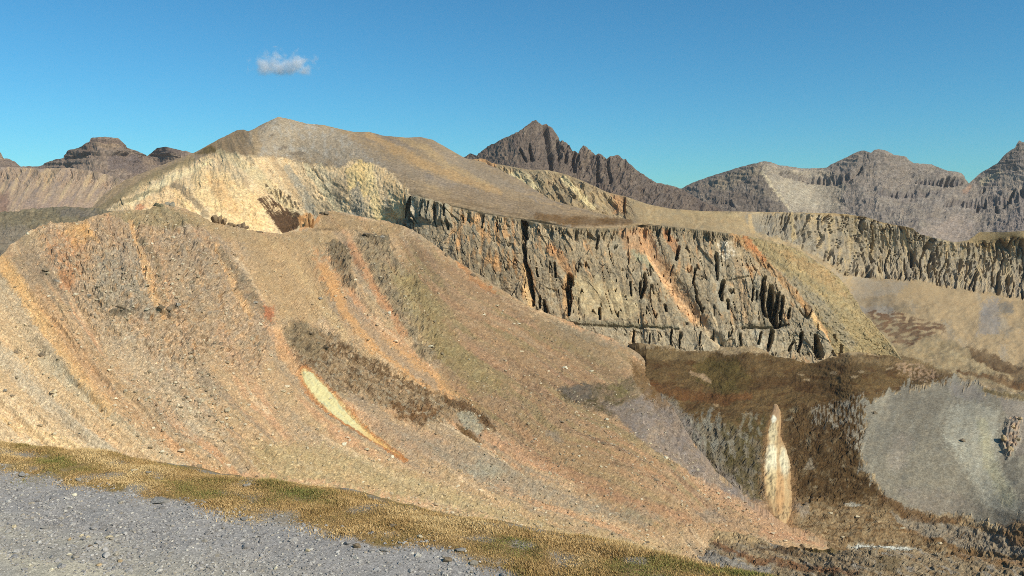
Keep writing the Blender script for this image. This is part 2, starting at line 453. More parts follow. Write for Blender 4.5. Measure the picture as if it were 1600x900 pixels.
for st in ([(1222, 271, 3), (1262, 281, 4.5), (1300, 284, 5), (1330, 278, 4)], [(1372, 303, 3), (1420, 304, 3.5), (1470, 300, 2)], [(1430, 283, 3), (1470, 288, 4.5), (1500, 284, 5)],
           [(1480, 318, 4), (1530, 318, 5), (1580, 312, 5), (1640, 300, 6)], [(1110, 316, 1.5), (1140, 318, 2), (1150, 330, 1)]):
    s.paint(s.stroke(st, 0.6, 0.5), (104, 96, 98), 0.55)
    s.dis -= 14 * s.stroke([(a, b, c * 1.0) for a, b, c in st], 0.5, 0.4) * sstep(-0.5, 0.2, noise(X / 5, Y / 40, 36))
    s.dis += 9 * s.stroke([(a, b - c - 4, c * 1.4) for a, b, c in st], 0.7, 0.4)
s.paint(s.poly([(1425, 395), (1440, 360), (1495, 335), (1520, 345), (1515, 380), (1500, 395)], 7, 0.5), (146, 132, 124), 0.9)
s.paint(s.poly([(1520, 385), (1600, 315), (1650, 330), (1600, 390)], 5, 0.5), (124, 114, 112), 0.7)
s.paint(s.stroke([(1535, 284, 5), (1552, 276, 5), (1562, 270, 3)], 0.5, 0.6), (176, 164, 142), 0.8)
s.paint(s.stroke([(1508, 300, 5), (1515, 292, 3)], 0.7, 0.6), (158, 126, 106), 0.7)
s.paint(s.poly([(1560, 250), (1590, 222), (1640, 214), (1640, 250), (1570, 270)], 6, 0.7), (112, 103, 100), 0.7)
s.paint(s.stroke([(1180, 300, 4), (1280, 330, 5)], 0.9, 0.5), (165, 152, 136), 0.3)
fan = s.poly([(1425, 395), (1440, 360), (1495, 335), (1520, 345), (1515, 380), (1500, 395)], 7, 0.5) + s.poly([(1190, 262), (1300, 292), (1310, 330), (1240, 332)], 8, 0.5)
fan = np.clip(fan, 0, 1)
s.dis += (1 - 0.8 * fan) * (10 * fbm(X / 24, Y / 30, 4, 24) + 4 * fbm(X / 7, Y / 12, 3, 28)) * sstep(0, 8, h) + 2.2 * fbm(X / 5, Y / 5, 3, 29)
for c in ([(1490, 280, 2), (1488, 290, 1.6)], [(1481, 278, 2), (1479, 290, 1.5)], [(1470, 282, 1.6), (1468, 292, 1.5)], [(1598, 294, 4), (1596, 302, 3)], [(1570, 318, 2), (1566, 326, 2)], [(1540, 316, 2), (1538, 325, 1.5)], [(1556, 324, 1.6), (1557, 332, 1.6)],
          [(1346, 262, 2), (1330, 280, 2)], [(1527, 330, 1.6), (1530, 318, 2)], [(1585, 300, 2), (1575, 312, 2)], [(1620, 300, 3), (1612, 320, 3)], [(1538, 296, 2), (1536, 303, 1.6)]):
    s.dis -= 32 * s.stroke(c, 0.6, 0.35)
s.col *= np.exp(0.16 * fan * fbm((X + 0.5 * (Y - 300)) / 8, Y / 26, 4, 392))[..., None]
speckle(s, 0.09, 43)
s.dis += crags(s, 5, 26, 6, 380, 0, 1.6) * sstep(0, 5, h) * (1 - 0.85 * fan)
s.col *= np.exp(0.26 * (1 - fan) * fbm(s.X / 70, (s.Y + 3 * noise(s.X / 40, s.Y / 40, 391)) / 4.5, 3, 390))[..., None]
s.build('banded_mountain_range', M_FAR, 900, 0.5, label='grey banded mountain range along the right skyline', gain=(1.14, 1.12, 1.06))

# --- striped ridge and dull hill at the left, nearer
M_MID = rock_material('mid_rock', 2.0, 0.25, 0.4)
top = [(-260, 262), (-100, 256), (0, 260.5), (58, 263.5), (110, 262), (150, 268), (175, 275), (200, 283), (260, 300), (330, 330)]
w = TPS([(-260, 262), (0, 260), (110, 262), (200, 283), (330, 330), (-260, 350), (0, 350), (110, 350), (220, 350), (60, 300), (330, 360)], 1 / np.array([1500, 1550, 1600, 1600, 1600, 1080, 1100, 1150, 1250, 1320, 1350.]))
s = Sheet(-260, 330, 1.6, top, [(-260, 362), (330, 362)], 1.6, w, 0.5, 8)
X, Y = s.X, s.Y; h = Y - s.top[None, :]
st = X + (Y - 262) * 0.55
s.col[:] = lin(172, 150, 126)
s.paint(sstep(-0.1, 0.4, fbm(st / 9, Y / 60, 3, 17)), (196, 172, 134), 0.8)
s.paint(sstep(0.0, 0.45, fbm(st / 14 + 30, Y / 50, 3, 18)), (150, 134, 122), 0.8)
s.paint(sstep(25, 5, h) * sstep(-0.15, 0.3, noise(X / 11, Y / 25, 19)) * sstep(40, 60, X), (128, 114, 96), 0.75)
s.paint(sstep(38, 62, h), (170, 146, 128), 0.4)
s.paint(s.poly([(0, 300), (14, 300), (12, 335), (0, 335), (-60, 335)], 6, 0.8), (140, 112, 96), 0.7)
s.dis = 5 * fbm(st / 13, Y / 50, 3, 33) * sstep(0, 10, h) * sstep(60, 20, h) + 1.2 * fbm(X / 5, Y / 5, 3, 34)
speckle(s, 0.09, 44)
s.dis += crags(s, 5, 7, 16, 385, -0.4) * sstep(0, 4, h) * sstep(34, 16, h)
s.build('striped_ridge', M_MID, 400, 0.5, label='pale striped ridge below the flat-topped mountain', gain=(1.16, 1.13, 1.16))

top = [(-260, 380), (-100, 345), (0, 333), (50, 326), (100, 322.5), (150, 325), (200, 334), (260, 350), (320, 375)]
w = TPS([(-260, 380), (0, 333), (100, 322), (200, 334), (320, 375), (-260, 470), (0, 430), (100, 400), (200, 400), (320, 410)], 1 / np.array([560, 640, 690, 690, 680, 430, 480, 540, 580, 590.]))
s = Sheet(-260, 320, 1.6, top, [(-260, 480), (0, 440), (100, 410), (320, 420)], 1.8, w, 0.7, 9)
X, Y = s.X, s.Y
s.col[:] = lin(128, 117, 94)
s.paint(sstep(-0.1, 0.5, fbm(X / 20 + Y / 30, Y / 14, 4, 20)), (146, 132, 106), 0.7)
s.paint(sstep(0.0, 0.5, fbm(X / 12, Y / 16, 4, 21)), (112, 102, 84), 0.7)
s.paint(s.poly([(-60, 372), (30, 352), (60, 360), (0, 410), (-60, 420)], 8, 1), (140, 128, 114), 0.7)
s.paint(s.poly([(90, 325), (150, 326), (150, 340), (95, 340)], 5, 1), (118, 110, 104), 0.6)
s.dis = 2.2 * fbm(X / 30 - Y / 30, Y / 40, 4, 35) + 0.9 * fbm(X / 5, Y / 5, 3, 36)
speckle(s, 0.12, 45)
s.build('dull_hill', M_MID, 200, 0.45, label='dull olive grey hill behind the scree at the left edge', gain=1.15)
# ------------------------------------------------------------------ the yellow mountain with its long brown spur
# survey of the cliff below, needed here so that the turf meets its rim
cp = [(618, 330, 745), (650, 306, 722), (700, 320, 702), (813, 342, 672), (896, 356, 652), (1003, 350, 668), (1100, 359, 658), (1201, 375, 652), (1242, 387, 650), (1304, 427, 645), (1337, 470, 630), (1375, 519, 606), (1412, 566, 590),
      (640, 360, 705), (710, 407, 668), (783, 453, 640), (883, 500, 616), (989, 541, 604), (1112, 551, 592), (1244, 556, 588), (1330, 556, 591), (1390, 556, 598),
      (640, 390, 690), (783, 485, 626), (989, 575, 586), (1244, 590, 568), (1412, 590, 582), (1000, 430, 628), (1150, 450, 622), (1250, 460, 612), (1310, 490, 603), (900, 430, 632), (780, 390, 655)]
W_CLIFF = TPS([c[:2] for c in cp], 1 / np.array([c[2] for c in cp], float), 1e-9)
top = [(90, 352), (139, 330), (162, 304), (196, 281), (231, 267), (260, 255), (306, 237.5), (341, 218), (370, 203.5), (380, 202.5), (388, 205), (394, 203), (403, 197.5), (420, 189), (435, 182.5), (452, 186),
       (478, 193), (507, 195.5), (524, 200), (553, 206), (576, 206), (599.5, 212), (634, 215), (657, 214), (675, 218), (695, 229), (712, 239), (727, 247), (750, 252), (775, 262), (815, 283), (862, 313), (902, 324), (940, 334),
       (974, 341), (1006, 349), (1030, 352)]
bot = [(90, 385), (440, 385), (600, 380), (630, 372), (634, 318), (640, 306), (650, 308), (700, 322), (758, 335), (813, 343.5), (850, 350), (896, 357.5), (954, 357.5), (1003, 351.5), (1030, 354)]
w = TPS([(90, 352), (139, 330), (231, 267), (306, 237), (370, 203), (435, 182), (524, 200), (600, 212), (675, 218), (727, 247), (775, 262), (815, 283), (862, 313), (940, 334), (1006, 349),
         (90, 385), (200, 345), (300, 385), (440, 385), (560, 385), (632, 372), (645, 306), (700, 321), (813, 343), (896, 357), (1003, 351),
         (300, 290), (350, 250), (400, 240), (380, 300), (440, 250), (480, 310), (520, 250), (560, 270), (560, 330), (600, 300), (620, 340), (650, 260), (760, 300), (600, 250), (300, 330), (435, 215), (850, 335)],
        1 / np.array([680, 740, 880, 980, 1050, 1060, 1100, 1090, 1060, 1010, 970, 900, 800, 730, 672,
                      620, 690, 700, 755, 738, 722, 722, 702, 672, 652, 668,
                      800, 905, 920, 800, 950, 830, 925, 840, 757, 762, 734, 860, 775, 890, 740, 1005, 690.]), 1e-9)
bx_, by_ = np.array(bot, float).T
def w_turf(x, y):
    yb = np.interp(x, bx_, by_)
    k = sstep(14, 1, yb - y) * sstep(640, 660, x)
    return w(x, y) * (1 - k) + W_CLIFF(x, yb - 1) * k
s = Sheet(90, 1030, 1.35, top, bot, 1.3, w_turf, 0.5, 60)
X, Y = s.X, s.Y; h = Y - s.top[None, :]
ang = np.degrees(np.arctan2(Y - 120, X - 330)); rad = np.hypot(X - 330, Y - 120)
aw = ang + 1.2 * fbm(X / 30, Y / 30, 3, 61)
# long smooth brown-grey slopes
s.col[:] = lin(168, 146, 116)
s.paint(sstep(-0.2, 0.4, fbm(aw / 2.0, rad / 160, 4, 62)), (154, 138, 120), 0.75)
s.paint(sstep(0.05, 0.5, fbm(aw / 1.4 + 20, rad / 140, 3, 63)), (186, 158, 118), 0.75)
s.paint(s.stroke([(505, 197, 3), (540, 214, 5), (580, 240, 6), (640, 268, 6), (700, 300, 6)], 0.8, 0.8), (192, 164, 118), 0.6)
s.paint(s.stroke([(575, 210, 4), (620, 235, 7), (680, 265, 7), (780, 300, 5)], 0.8, 0.8), (196, 160, 110), 0.75)
s.paint(s.stroke([(630, 217, 5), (665, 232, 6), (700, 258, 6), (760, 285, 4)], 0.8, 0.8), (198, 168, 120), 0.6)
s.paint(s.stroke([(520, 205, 6), (600, 255, 8), (700, 290, 8), (800, 320, 6)], 0.8, 1), (150, 138, 126), 0.55)
s.paint(s.poly([(672, 222), (730, 250), (830, 300), (780, 292), (700, 255)], 8, 1), (156, 142, 124), 0.6)
s.paint(s.poly([(640, 300), (720, 290), (850, 318), (960, 342), (1003, 349), (950, 356), (860, 350), (700, 320)], 6, 0.8), (158, 134, 102), 0.6)
s.paint(s.stroke([(840, 338, 5), (880, 345, 7), (940, 346, 6), (985, 346, 4)], 0.7, 0.8), (128, 98, 60), 0.9)
s.paint(s.stroke([(700, 312, 2), (760, 324, 2), (830, 340, 2)], 0.8, 0.8), (134, 112, 82), 0.6)
# grey summit cap
cap = s.poly([(388, 204), (435, 180), (480, 192), (530, 202), (575, 240), (610, 262), (560, 252), (530, 262), (500, 252), (440, 246), (405, 248), (385, 232)], 14, 1.8)
s.paint(cap, (176, 162, 140), 0.85)
s.paint(cap * sstep(-0.2, 0.5, fbm(X / 9, Y / 12, 3, 64)), (178, 170, 156), 0.8)
s.paint(s.stroke([(398, 204, 5), (402, 225, 7), (396, 245, 6)], 0.8, 0.8), (176, 150, 112), 0.7)
for q in ((444, 229, 5, 3), (437, 233, 3, 2), (425, 212, 4, 2), (465, 240, 12, 3)):
    s.paint(s.spot(*q), (112, 98, 84), 0.6)
# brown shoulder at the left of the summit; shade of its left-facing side painted in
s.paint(s.poly([(306, 238), (341, 218), (372, 203), (388, 206), (395, 240), (372, 246), (345, 238), (320, 240)], 9, 1.2), (152, 128, 96), 0.65)
s.paint(s.poly([(300, 240), (330, 228), (350, 240), (330, 241)], 3, 0.6), (112, 94, 54), 0.8)
# pale eroded bowl
bowl = s.poly([(165, 330), (215, 290), (300, 250), (340, 240), (390, 243), (440, 248), (530, 262), (550, 250), (580, 252), (610, 270), (640, 300), (640, 390), (100, 390), (140, 335)], 4, 0.9)
s.paint(bowl, (210, 186, 146), 0.95)
bs = bowl * sstep(-0.15, 0.35, fbm(aw / 3.6 + rad / 60, rad / 45, 5, 65))
s.paint(bs, (224, 192, 144), 0.75)
s.paint(bowl * sstep(0.1, 0.5, fbm(aw / 2.4 + 40, rad / 50, 5, 66)), (178, 156, 124), 0.7)
s.paint(s.poly([(300, 262), (345, 268), (400, 300), (430, 360), (380, 365), (330, 330), (300, 300)], 8, 1.2), (222, 192, 140), 0.8)
s.paint(s.poly([(320, 275), (345, 282), (380, 330), (360, 335), (335, 305)], 6, 1), (206, 164, 112), 0.6)
s.paint(s.stroke([(345, 238, 6), (385, 260, 8), (430, 300, 8), (468, 345, 5)], 0.7, 0.8), (200, 182, 140), 0.8)
s.paint(s.stroke([(425, 246, 4), (455, 290, 6), (480, 330, 5)], 0.7, 0.6), (178, 152, 116), 0.7)
s.paint(s.stroke([(448, 262, 5), (470, 295, 7), (490, 335, 7)], 0.6, 0.6), (166, 158, 138), 0.85)
s.paint(s.stroke([(478, 258, 4), (500, 290, 5), (530, 330, 4)], 0.7, 0.6), (214, 200, 160), 0.8)
s.paint(s.stroke([(500, 258, 5), (520, 300, 6), (545, 340, 5)], 0.7, 0.6), (196, 182, 148), 0.7)
for q in ((528, 300, 8, 22), (540, 292, 6, 18)):
    s.paint(s.spot(*q, 0.6, 0.8), (150, 134, 108), 0.8)
s.paint(s.poly([(540, 262), (562, 250), (584, 255), (582, 285), (565, 320), (560, 290), (545, 300)], 4, 0.8), (222, 192, 130), 0.9)
s.paint(s.poly([(548, 300), (560, 282), (572, 330), (580, 345), (545, 345)], 4, 0.8), (160, 150, 130), 0.85)
s.paint(s.poly([(572, 270), (582, 262), (592, 300), (602, 345), (588, 345), (576, 305)], 4, 0.8), (226, 200, 142), 0.9)
s.paint(s.poly([(596, 280), (612, 290), (620, 330), (604, 330)], 4, 0.8), (156, 148, 130), 0.8)
s.paint(s.poly([(586, 262), (608, 272), (632, 300), (636, 360), (618, 350), (600, 300)], 5, 0.8), (190, 160, 112), 0.55)
s.paint(s.stroke([(606, 300, 3), (622, 330, 5), (630, 355, 5)], 0.6, 0.6), (220, 200, 156), 0.8)
# left skirts of the bowl
s.paint(s.stroke([(300, 250, 5), (240, 275, 6), (180, 312, 5), (140, 338, 5)], 0.7, 0.6), (150, 134, 98), 0.75)
s.paint(s.stroke([(330, 252, 4), (270, 278, 6), (200, 318, 5)], 0.7, 0.6), (226, 206, 160), 0.8)
s.paint(s.stroke([(260, 294, 2), (215, 305, 3), (180, 325, 3)], 0.7, 0.6), (140, 128, 96), 0.7)
s.paint(s.poly([(215, 315), (262, 292), (284, 290), (300, 310), (270, 322), (235, 330)], 4, 0.8), (222, 188, 140), 0.8)
s.paint(s.stroke([(268, 292, 4), (284, 292, 5), (300, 310, 5), (320, 335, 6)], 0.6, 0.8), (140, 124, 100), 0.75)
s.paint(s.stroke([(272, 298, 2), (290, 318, 3), (300, 330, 3)], 0.6, 0.6), (224, 190, 136), 0.9)
s.paint(s.spot(218, 324, 7, 5), (206, 132, 88), 0.7)
# brown turf patches in the gully
pa = s.poly([(402, 312), (418, 306), (440, 322), (466, 332), (476, 346), (456, 362), (440, 364), (428, 345), (408, 325)], 2.5, 0.7)
tear = sstep(-0.35, 0.1, noise((X - Y * 0.75) / 4.0, (X + Y) / 26, 67))
s.paint(pa * np.maximum(tear, sstep(315, 345, Y)), (80, 58, 40), 0.96)
pb = s.poly([(412, 296), (430, 290), (470, 318), (476, 328), (450, 326), (424, 308)], 3, 0.7)
s.paint(pb * sstep(0.0, 0.25, noise((X - Y * 0.75) / 4.5, (X + Y) / 16, 68)), (84, 70, 50), 0.93)
s.paint(s.spot(416, 289, 3, 3), (84, 66, 44), 0.9)
s.paint(s.poly([(466, 340), (480, 332), (490, 335), (492, 350), (470, 362)], 3, 0.6), (204, 150, 92), 0.8)
# relief
flow = fbm(aw / 4.4 + rad / 90, rad / 60, 5, 69)
inbowl = np.clip(bowl, 0, 1)
right_b = inbowl * sstep(500, 545, X)
s.dis = flow * (1.0 + 1.2 * inbowl + 0.8 * right_b) * sstep(0, 10, h) + (0.2 + 0.3 * inbowl + 0.35 * right_b) * fbm(X / 4, Y / 5, 3, 70)
s.dis += cap * 0.4 * fbm(X / 6, Y / 6, 3, 71)
s.dis += 2.0 * pb * noise(X / 4, Y / 4, 73)
s.dis += crags(s, 2.6, 9, 14, 395, -0.6) * np.clip(inbowl * sstep(-0.2, 0.3, noise(X / 34, Y / 26, 396)) * 0.7 * (1 - right_b) + right_b * 0.15, 0, 1)
s.dis += crags(s, 0.3, 5, 5, 397) * cap
s.dis *= sstep(-2, 10, s.bot[None, :] - Y) * 0.8 + 0.2
s.stone = 0.3 + 0.7 * np.clip(bowl, 0, 1)
speckle(s, 0.12 , 46)
s.col *= (1 + 0.2 * np.clip(bowl, 0, 1))[..., None]
s.build('yellow_mountain', M_MID, 420, 0.55, label='rounded mountain with a pale yellow eroded bowl and brown spur', gain=(1.0, 0.985, 1.0))

# ------------------------------------------------------------------ far cliffs, talus, valley, turf bench and hollow: one continuous piece of ground
top = [(700, 252), (735, 250), (750, 247.5), (758, 248.5), (769, 255), (795, 259.6), (824, 265), (856, 265.5), (885, 272.6), (914, 284), (948, 300), (977, 307), (1012, 319), (1046.6, 326), (1100, 330), (1153, 330.5), (1256, 332), (1318, 334),
       (1352.5, 339), (1380, 348), (1425, 356), (1438, 366), (1462, 372), (1493, 379), (1514, 375), (1531, 362), (1566, 363), (1600, 361), (1680, 355), (1900, 345)]
bot = [(700, 400), (975, 420), (1010, 900), (1900, 900)]
cp = [(700, 252, 1500), (750, 248, 1480), (856, 265, 1400), (948, 300, 1320), (1046, 326, 1270), (1153, 330, 1265), (1256, 332, 1310), (1352, 339, 1345), (1425, 356, 1340), (1493, 379, 1340), (1600, 361, 1330), (1900, 345, 1300),
      (700, 400, 1100), (800, 300, 1300), (900, 320, 1230), (975, 420, 1050), (1000, 345, 1210), (1100, 360, 1180), (1180, 375, 1190), (1236, 378, 1228), (1318, 430, 1255), (1411, 440, 1255), (1487, 450, 1245), (1600, 468, 1215), (1900, 480, 1150),
      (1250, 440, 1080), (1320, 470, 1080), (1400, 490, 1000), (1500, 520, 880), (1600, 560, 740), (1900, 560, 700), (1400, 520, 820), (1340, 500, 900),
      (1410, 545, 660), (1480, 575, 610), (1600, 605, 550), (1900, 612, 500),
      (985, 545, 585), (1045, 548, 586), (1169, 552, 573), (1330, 556, 575), (1397, 556, 600), (1100, 590, 545), (1100, 620, 515), (1150, 700, 452), (1150, 780, 416), (1230, 830, 394), (1210, 640, 506), (1000, 640, 474), (1050, 700, 444), (1300, 620, 520), (1290, 720, 448), (1310, 800, 412),
      (1400, 600, 545), (1450, 650, 488), (1450, 750, 432), (1450, 805, 414), (1350, 700, 455), (1560, 610, 530), (1560, 700, 452), (1600, 690, 455), (1600, 800, 396), (1540, 840, 392), (1300, 850, 388), (1000, 700, 440), (1000, 960, 370), (1300, 960, 335), (1600, 960, 320), (1900, 700, 440), (1900, 850, 372), (1900, 960, 320)]
w = TPS([c[:2] for c in cp], 1 / np.array([c[2] for c in cp], float), 1e-9)
s = Sheet(730, 1800, 1.6, top, bot, 1.5, w, 0.4, 100)
X, Y = s.X, s.Y; h = Y - s.top[None, :]
# --- ridge crest, left pale part
s.col[:] = lin(168, 146, 114)
rs = X - (Y - 260) * 0.9
s.paint(sstep(-0.1, 0.4, fbm(rs / 12, Y / 30, 4, 101)), (196, 170, 128), 0.8)
s.paint(sstep(0.1, 0.5, fbm(rs / 9 + 9, Y / 26, 4, 102)), (140, 126, 102), 0.75)
s.paint(s.stroke([(738, 250, 5), (758, 250, 7), (772, 258, 4)], 0.6, 0.5), (204, 158, 110), 0.9)
s.paint(s.stroke([(800, 272, 4), (822, 280, 6), (838, 292, 5)], 0.6, 0.6), (224, 206, 160), 0.85)
s.paint(s.stroke([(880, 278, 4), (902, 300, 6), (925, 325, 5)], 0.6, 0.5), (224, 202, 152), 0.85)
s.paint(s.poly([(770, 260), (850, 268), (890, 300), (850, 305), (800, 270)], 5, 1) * sstep(-0.3, 0.2, noise(rs / 7, Y / 8, 103)), (150, 138, 112), 0.7)
s.paint(s.poly([(955, 304), (974, 309), (978, 334), (962, 330)], 5, 1.5), (194, 142, 94), 0.7)
s.paint(s.poly([(985, 312), (1060, 330), (1160, 334), (1170, 360), (1100, 360), (1000, 345)], 6, 0.8), (180, 156, 118), 0.8)
s.paint(s.poly([(1060, 329), (1150, 331), (1150, 340), (1070, 338)], 4, 0.8), (192, 166, 122), 0.7)
# --- cliff band on the right
cl = s.poly([(1165, 333), (1256, 334), (1352, 341), (1430, 360), (1500, 381), (1600, 372), (1910, 360), (1910, 480), (1600, 465), (1542, 456), (1487, 449), (1445, 438), (1352, 431), (1318, 428), (1291, 408), (1236, 378), (1180, 360)], 4, 0.6)
s.paint(cl, (168, 153, 130), 0.95)
s.paint(cl * sstep(-0.1, 0.35, fbm(X / 6.5, Y / 45, 4, 104)), (194, 170, 130), 0.8)
s.paint(cl * sstep(0.1, 0.4, fbm(X / 8 + 20, Y / 50, 4, 105)), (146, 136, 122), 0.8)
s.paint(s.poly([(1165, 336), (1215, 337), (1250, 340), (1290, 400), (1230, 375), (1175, 362)], 5, 0.8), (150, 140, 124), 0.8)
s.paint(s.stroke([(1172, 338, 3), (1176, 362, 4)], 0.6, 0.4), (200, 170, 124), 0.8)
s.paint(s.stroke([(1236, 336, 3), (1240, 372, 4)], 0.6, 0.4), (196, 170, 122), 0.7)
s.paint(s.poly([(1510, 378), (1530, 364), (1620, 363), (1620, 382), (1540, 392)], 4, 0.8), (178, 152, 110), 0.9)
s.paint(s.stroke([(1256, 333, 1.6), (1318, 335.5, 2), (1352, 341, 2), (1425, 358, 2)], 0.6, 0.3), (178, 152, 112), 0.8)
# columns: creased buttresses with dark clefts between
xw = X + 7 * noise(X / 30, Y / 26, 106) + (Y - 380) * 0.12
col1 = np.abs(noise(xw / 15, Y / 110, 107)); col2 = np.abs(noise(xw / 8 + 31, Y / 60, 108))
clf = cl * sstep(1170, 1290, X) 
s.dis += clf * (0.4 + 0.6 * sstep(-0.3, 0.4, noise(X / 60, Y / 60, 140))) * (6 * (np.minimum(col1, 0.3) - 0.15))
cle = sstep(0.10, 0.03, col1) * sstep(-0.35, 0.0, noise(X / 20, Y / 24, 109))
s.dis -= clf * 16 * cle
cle2 = sstep(0.08, 0.02, col2) * sstep(-0.1, 0.15, noise(X / 13 + 7, Y / 18, 110))
s.dis -= clf * 10 * cle2
lft = sstep(1000, 960, X) * sstep(360, 340, Y)
s.dis += lft * 3.5 * fbm(rs / 14, Y / 30, 3, 111) * sstep(0, 8, h)
s.dis += lft * crags(s, 6, 10, 16, 295, -0.5) * sstep(0, 5, h)
s.col *= np.exp(lft * 0.3 * fbm(rs / 7, Y / 16, 4, 296))[..., None]
s.dis -= 9 * s.stroke([(975, 309, 1.2), (976, 330, 1.8)], 0.5, 0.5)
s.dis += cl * (crags(s, 6, 11, 60, 260, -0.12) + crags(s, 2.0, 6, 14, 270)) * sstep(0, 4, h) * sstep(1150, 1260, X)
# --- talus fans below
ta = s.poly([(1291, 410), (1318, 430), (1352, 433), (1445, 441), (1487, 451), (1600, 467), (1910, 484), (1910, 600), (1600, 585), (1500, 540), (1420, 505), (1350, 492), (1300, 470)], 4, 0.9)
tu = X + (Y - 440) * np.where(X < 1420, -0.25, -0.35)
s.paint(ta, (186, 160, 122), 0.95)
s.paint(ta * sstep(-0.05, 0.45, fbm(tu / 40, Y / 90, 4, 113)), (170, 156, 136), 0.7)
s.paint(ta * sstep(0.1, 0.5, fbm(tu / 34 + 33, Y / 90, 4, 114)), (196, 168, 126), 0.7)
s.paint(s.poly([(1332, 432), (1420, 441), (1400, 462), (1330, 470)], 8, 0.8), (168, 156, 140), 0.7)
s.paint(s.poly([(1340, 465), (1400, 462), (1440, 480), (1390, 486), (1340, 484)], 6, 1), (160, 142, 116), 0.8)
s.paint(s.poly([(1330, 478), (1395, 478), (1400, 490), (1340, 490)], 5, 0.8), (158, 150, 140), 0.7)
s.paint(s.poly([(1535, 470), (1562, 466), (1560, 520), (1525, 525)], 8, 1), (156, 148, 142), 0.8)
s.paint(s.poly([(1560, 475), (1585, 472), (1580, 490), (1562, 492)], 5, 1), (128, 124, 118), 0.7)
s.paint(s.poly([(1395, 478), (1415, 470), (1425, 490), (1400, 492)], 4, 1.2), (140, 124, 100), 0.7)
s.dis += ta * 1.6 * fbm(tu / 44, Y / 60, 3, 115)
# --- valley ground between
va = s.poly([(1340, 488), (1420, 505), (1500, 540), (1600, 580), (1910, 600), (1910, 640), (1600, 612), (1500, 590), (1400, 560), (1380, 530)], 5, 1)
s.paint(va, (164, 143, 108), 0.9)
s.paint(va * sstep(0.0, 0.5, fbm(X / 24, Y / 8, 4, 116)), (146, 128, 94), 0.7)
s.paint(va * sstep(0.1, 0.5, fbm(X / 30 + 8, Y / 7, 4, 117)), (184, 158, 122), 0.6)
rb = s.poly([(1352, 484), (1400, 490), (1440, 498), (1488, 515), (1450, 527), (1420, 542), (1395, 535), (1370, 510)], 4, 1.4)
s.paint(rb * sstep(-0.35, 0.1, noise((X + Y) / 12, Y / 5, 118)), (122, 92, 66), 0.9)
rb2 = s.poly([(1510, 542), (1545, 550), (1575, 565), (1610, 580), (1700, 600), (1700, 622), (1600, 606), (1545, 582), (1520, 560)], 4, 1.2)
s.paint(rb2, (108, 82, 52), 0.9)
s.paint(s.stroke([(1495, 579, 2), (1540, 588, 4), (1580, 600, 5), (1640, 612, 6)], 0.6, 1.0), (118, 86, 52), 0.85)
s.paint(s.stroke([(1520, 565, 3), (1545, 578, 3), (1580, 590, 2)], 0.6, 1.0), (196, 172, 130), 0.7)
s.paint(s.stroke([(1475, 545, 3), (1510, 565, 4), (1540, 580, 3)], 0.8, 1.0), (190, 168, 128), 0.6)
# --- turf bench
be = s.poly([(960, 538), (1045, 546), (1112, 551), (1244, 556), (1330, 556), (1400, 553), (1470, 575), (1500, 592), (1450, 600), (1380, 615), (1350, 640), (1345, 720), (1370, 770), (1420, 800), (1240, 790), (1130, 745), (1060, 690), (960, 700)], 5, 1.2)
s.paint(be, (104, 82, 50), 0.95)
s.paint(be * sstep(-0.1, 0.4, fbm(X / 30, Y / 10, 4, 119)), (126, 100, 64), 0.7)
s.paint(be * sstep(0.0, 0.4, fbm(X / 26 + 20, Y / 9, 4, 120)), (94, 68, 40), 0.8)
s.paint(s.poly([(1090, 560), (1150, 560), (1180, 600), (1140, 620), (1080, 590)], 10, 1.2), (106, 94, 48), 0.6)
s.paint(s.poly([(990, 545), (1110, 552), (1100, 565), (1000, 560)], 4, 1), (142, 120, 84), 0.75)
s.paint(s.stroke([(1230, 560, 4), (1330, 562, 5), (1420, 566, 6), (1480, 580, 5)], 0.8, 1), (146, 122, 86), 0.75)
s.paint(s.poly([(1395, 565), (1440, 570), (1480, 588), (1440, 598), (1400, 582)], 5, 1.2) * sstep(-0.3, 0.2, noise(X / 5, Y / 4, 121)), (184, 152, 122), 0.75)
s.paint(s.stroke([(1080, 582, 3), (1095, 588, 4), (1110, 596, 3)], 0.6, 1.2), (184, 154, 120), 0.8)
for q in ((1335, 590, 6, 2), (1345, 582, 4, 3), (1302, 583, 6, 2), (1250, 586, 6, 2), (1260, 594, 5, 2.5), (1119, 633, 5, 2), (1390, 575, 5, 2)):
    s.paint(s.spot(*q), (186, 160, 124), 0.8)
s.paint(s.stroke([(1010, 600, 8), (1060, 615, 9), (1120, 625, 8), (1170, 618, 6)], 0.8, 1.6), (118, 74, 40), 0.6)
s.paint(s.stroke([(1160, 600, 8), (1230, 596, 9), (1300, 612, 8)], 0.8, 1.6), (84, 60, 36), 0.6)
# --- hollow wall under the bench
hw = s.poly([(975, 640), (1005, 612), (1050, 622), (1085, 655), (1150, 668), (1200, 700), (1205, 780), (1150, 765), (1100, 730), (1040, 690), (1000, 670)], 8, 1.4)
s.paint(hw, (134, 124, 106), 0.9)
s.paint(s.poly([(975, 620), (1030, 615), (1080, 650), (1110, 720), (1200, 790), (1230, 825), (1130, 775), (1000, 690)], 6, 1), (138, 126, 116), 0.85)
s.paint(s.poly([(1060, 650), (1120, 640), (1150, 690), (1130, 730), (1090, 700)], 8, 1.4) * sstep(-0.2, 0.3, fbm(X / 8, Y / 18, 3, 122)), (150, 146, 132), 0.7)
s.paint(s.poly([(1125, 660), (1195, 650), (1200, 700), (1195, 785), (1160, 770), (1130, 720)], 8, 1.5) * sstep(-0.35, 0.15, fbm(X / 10, Y / 14, 4, 123)), (98, 86, 52), 0.85)
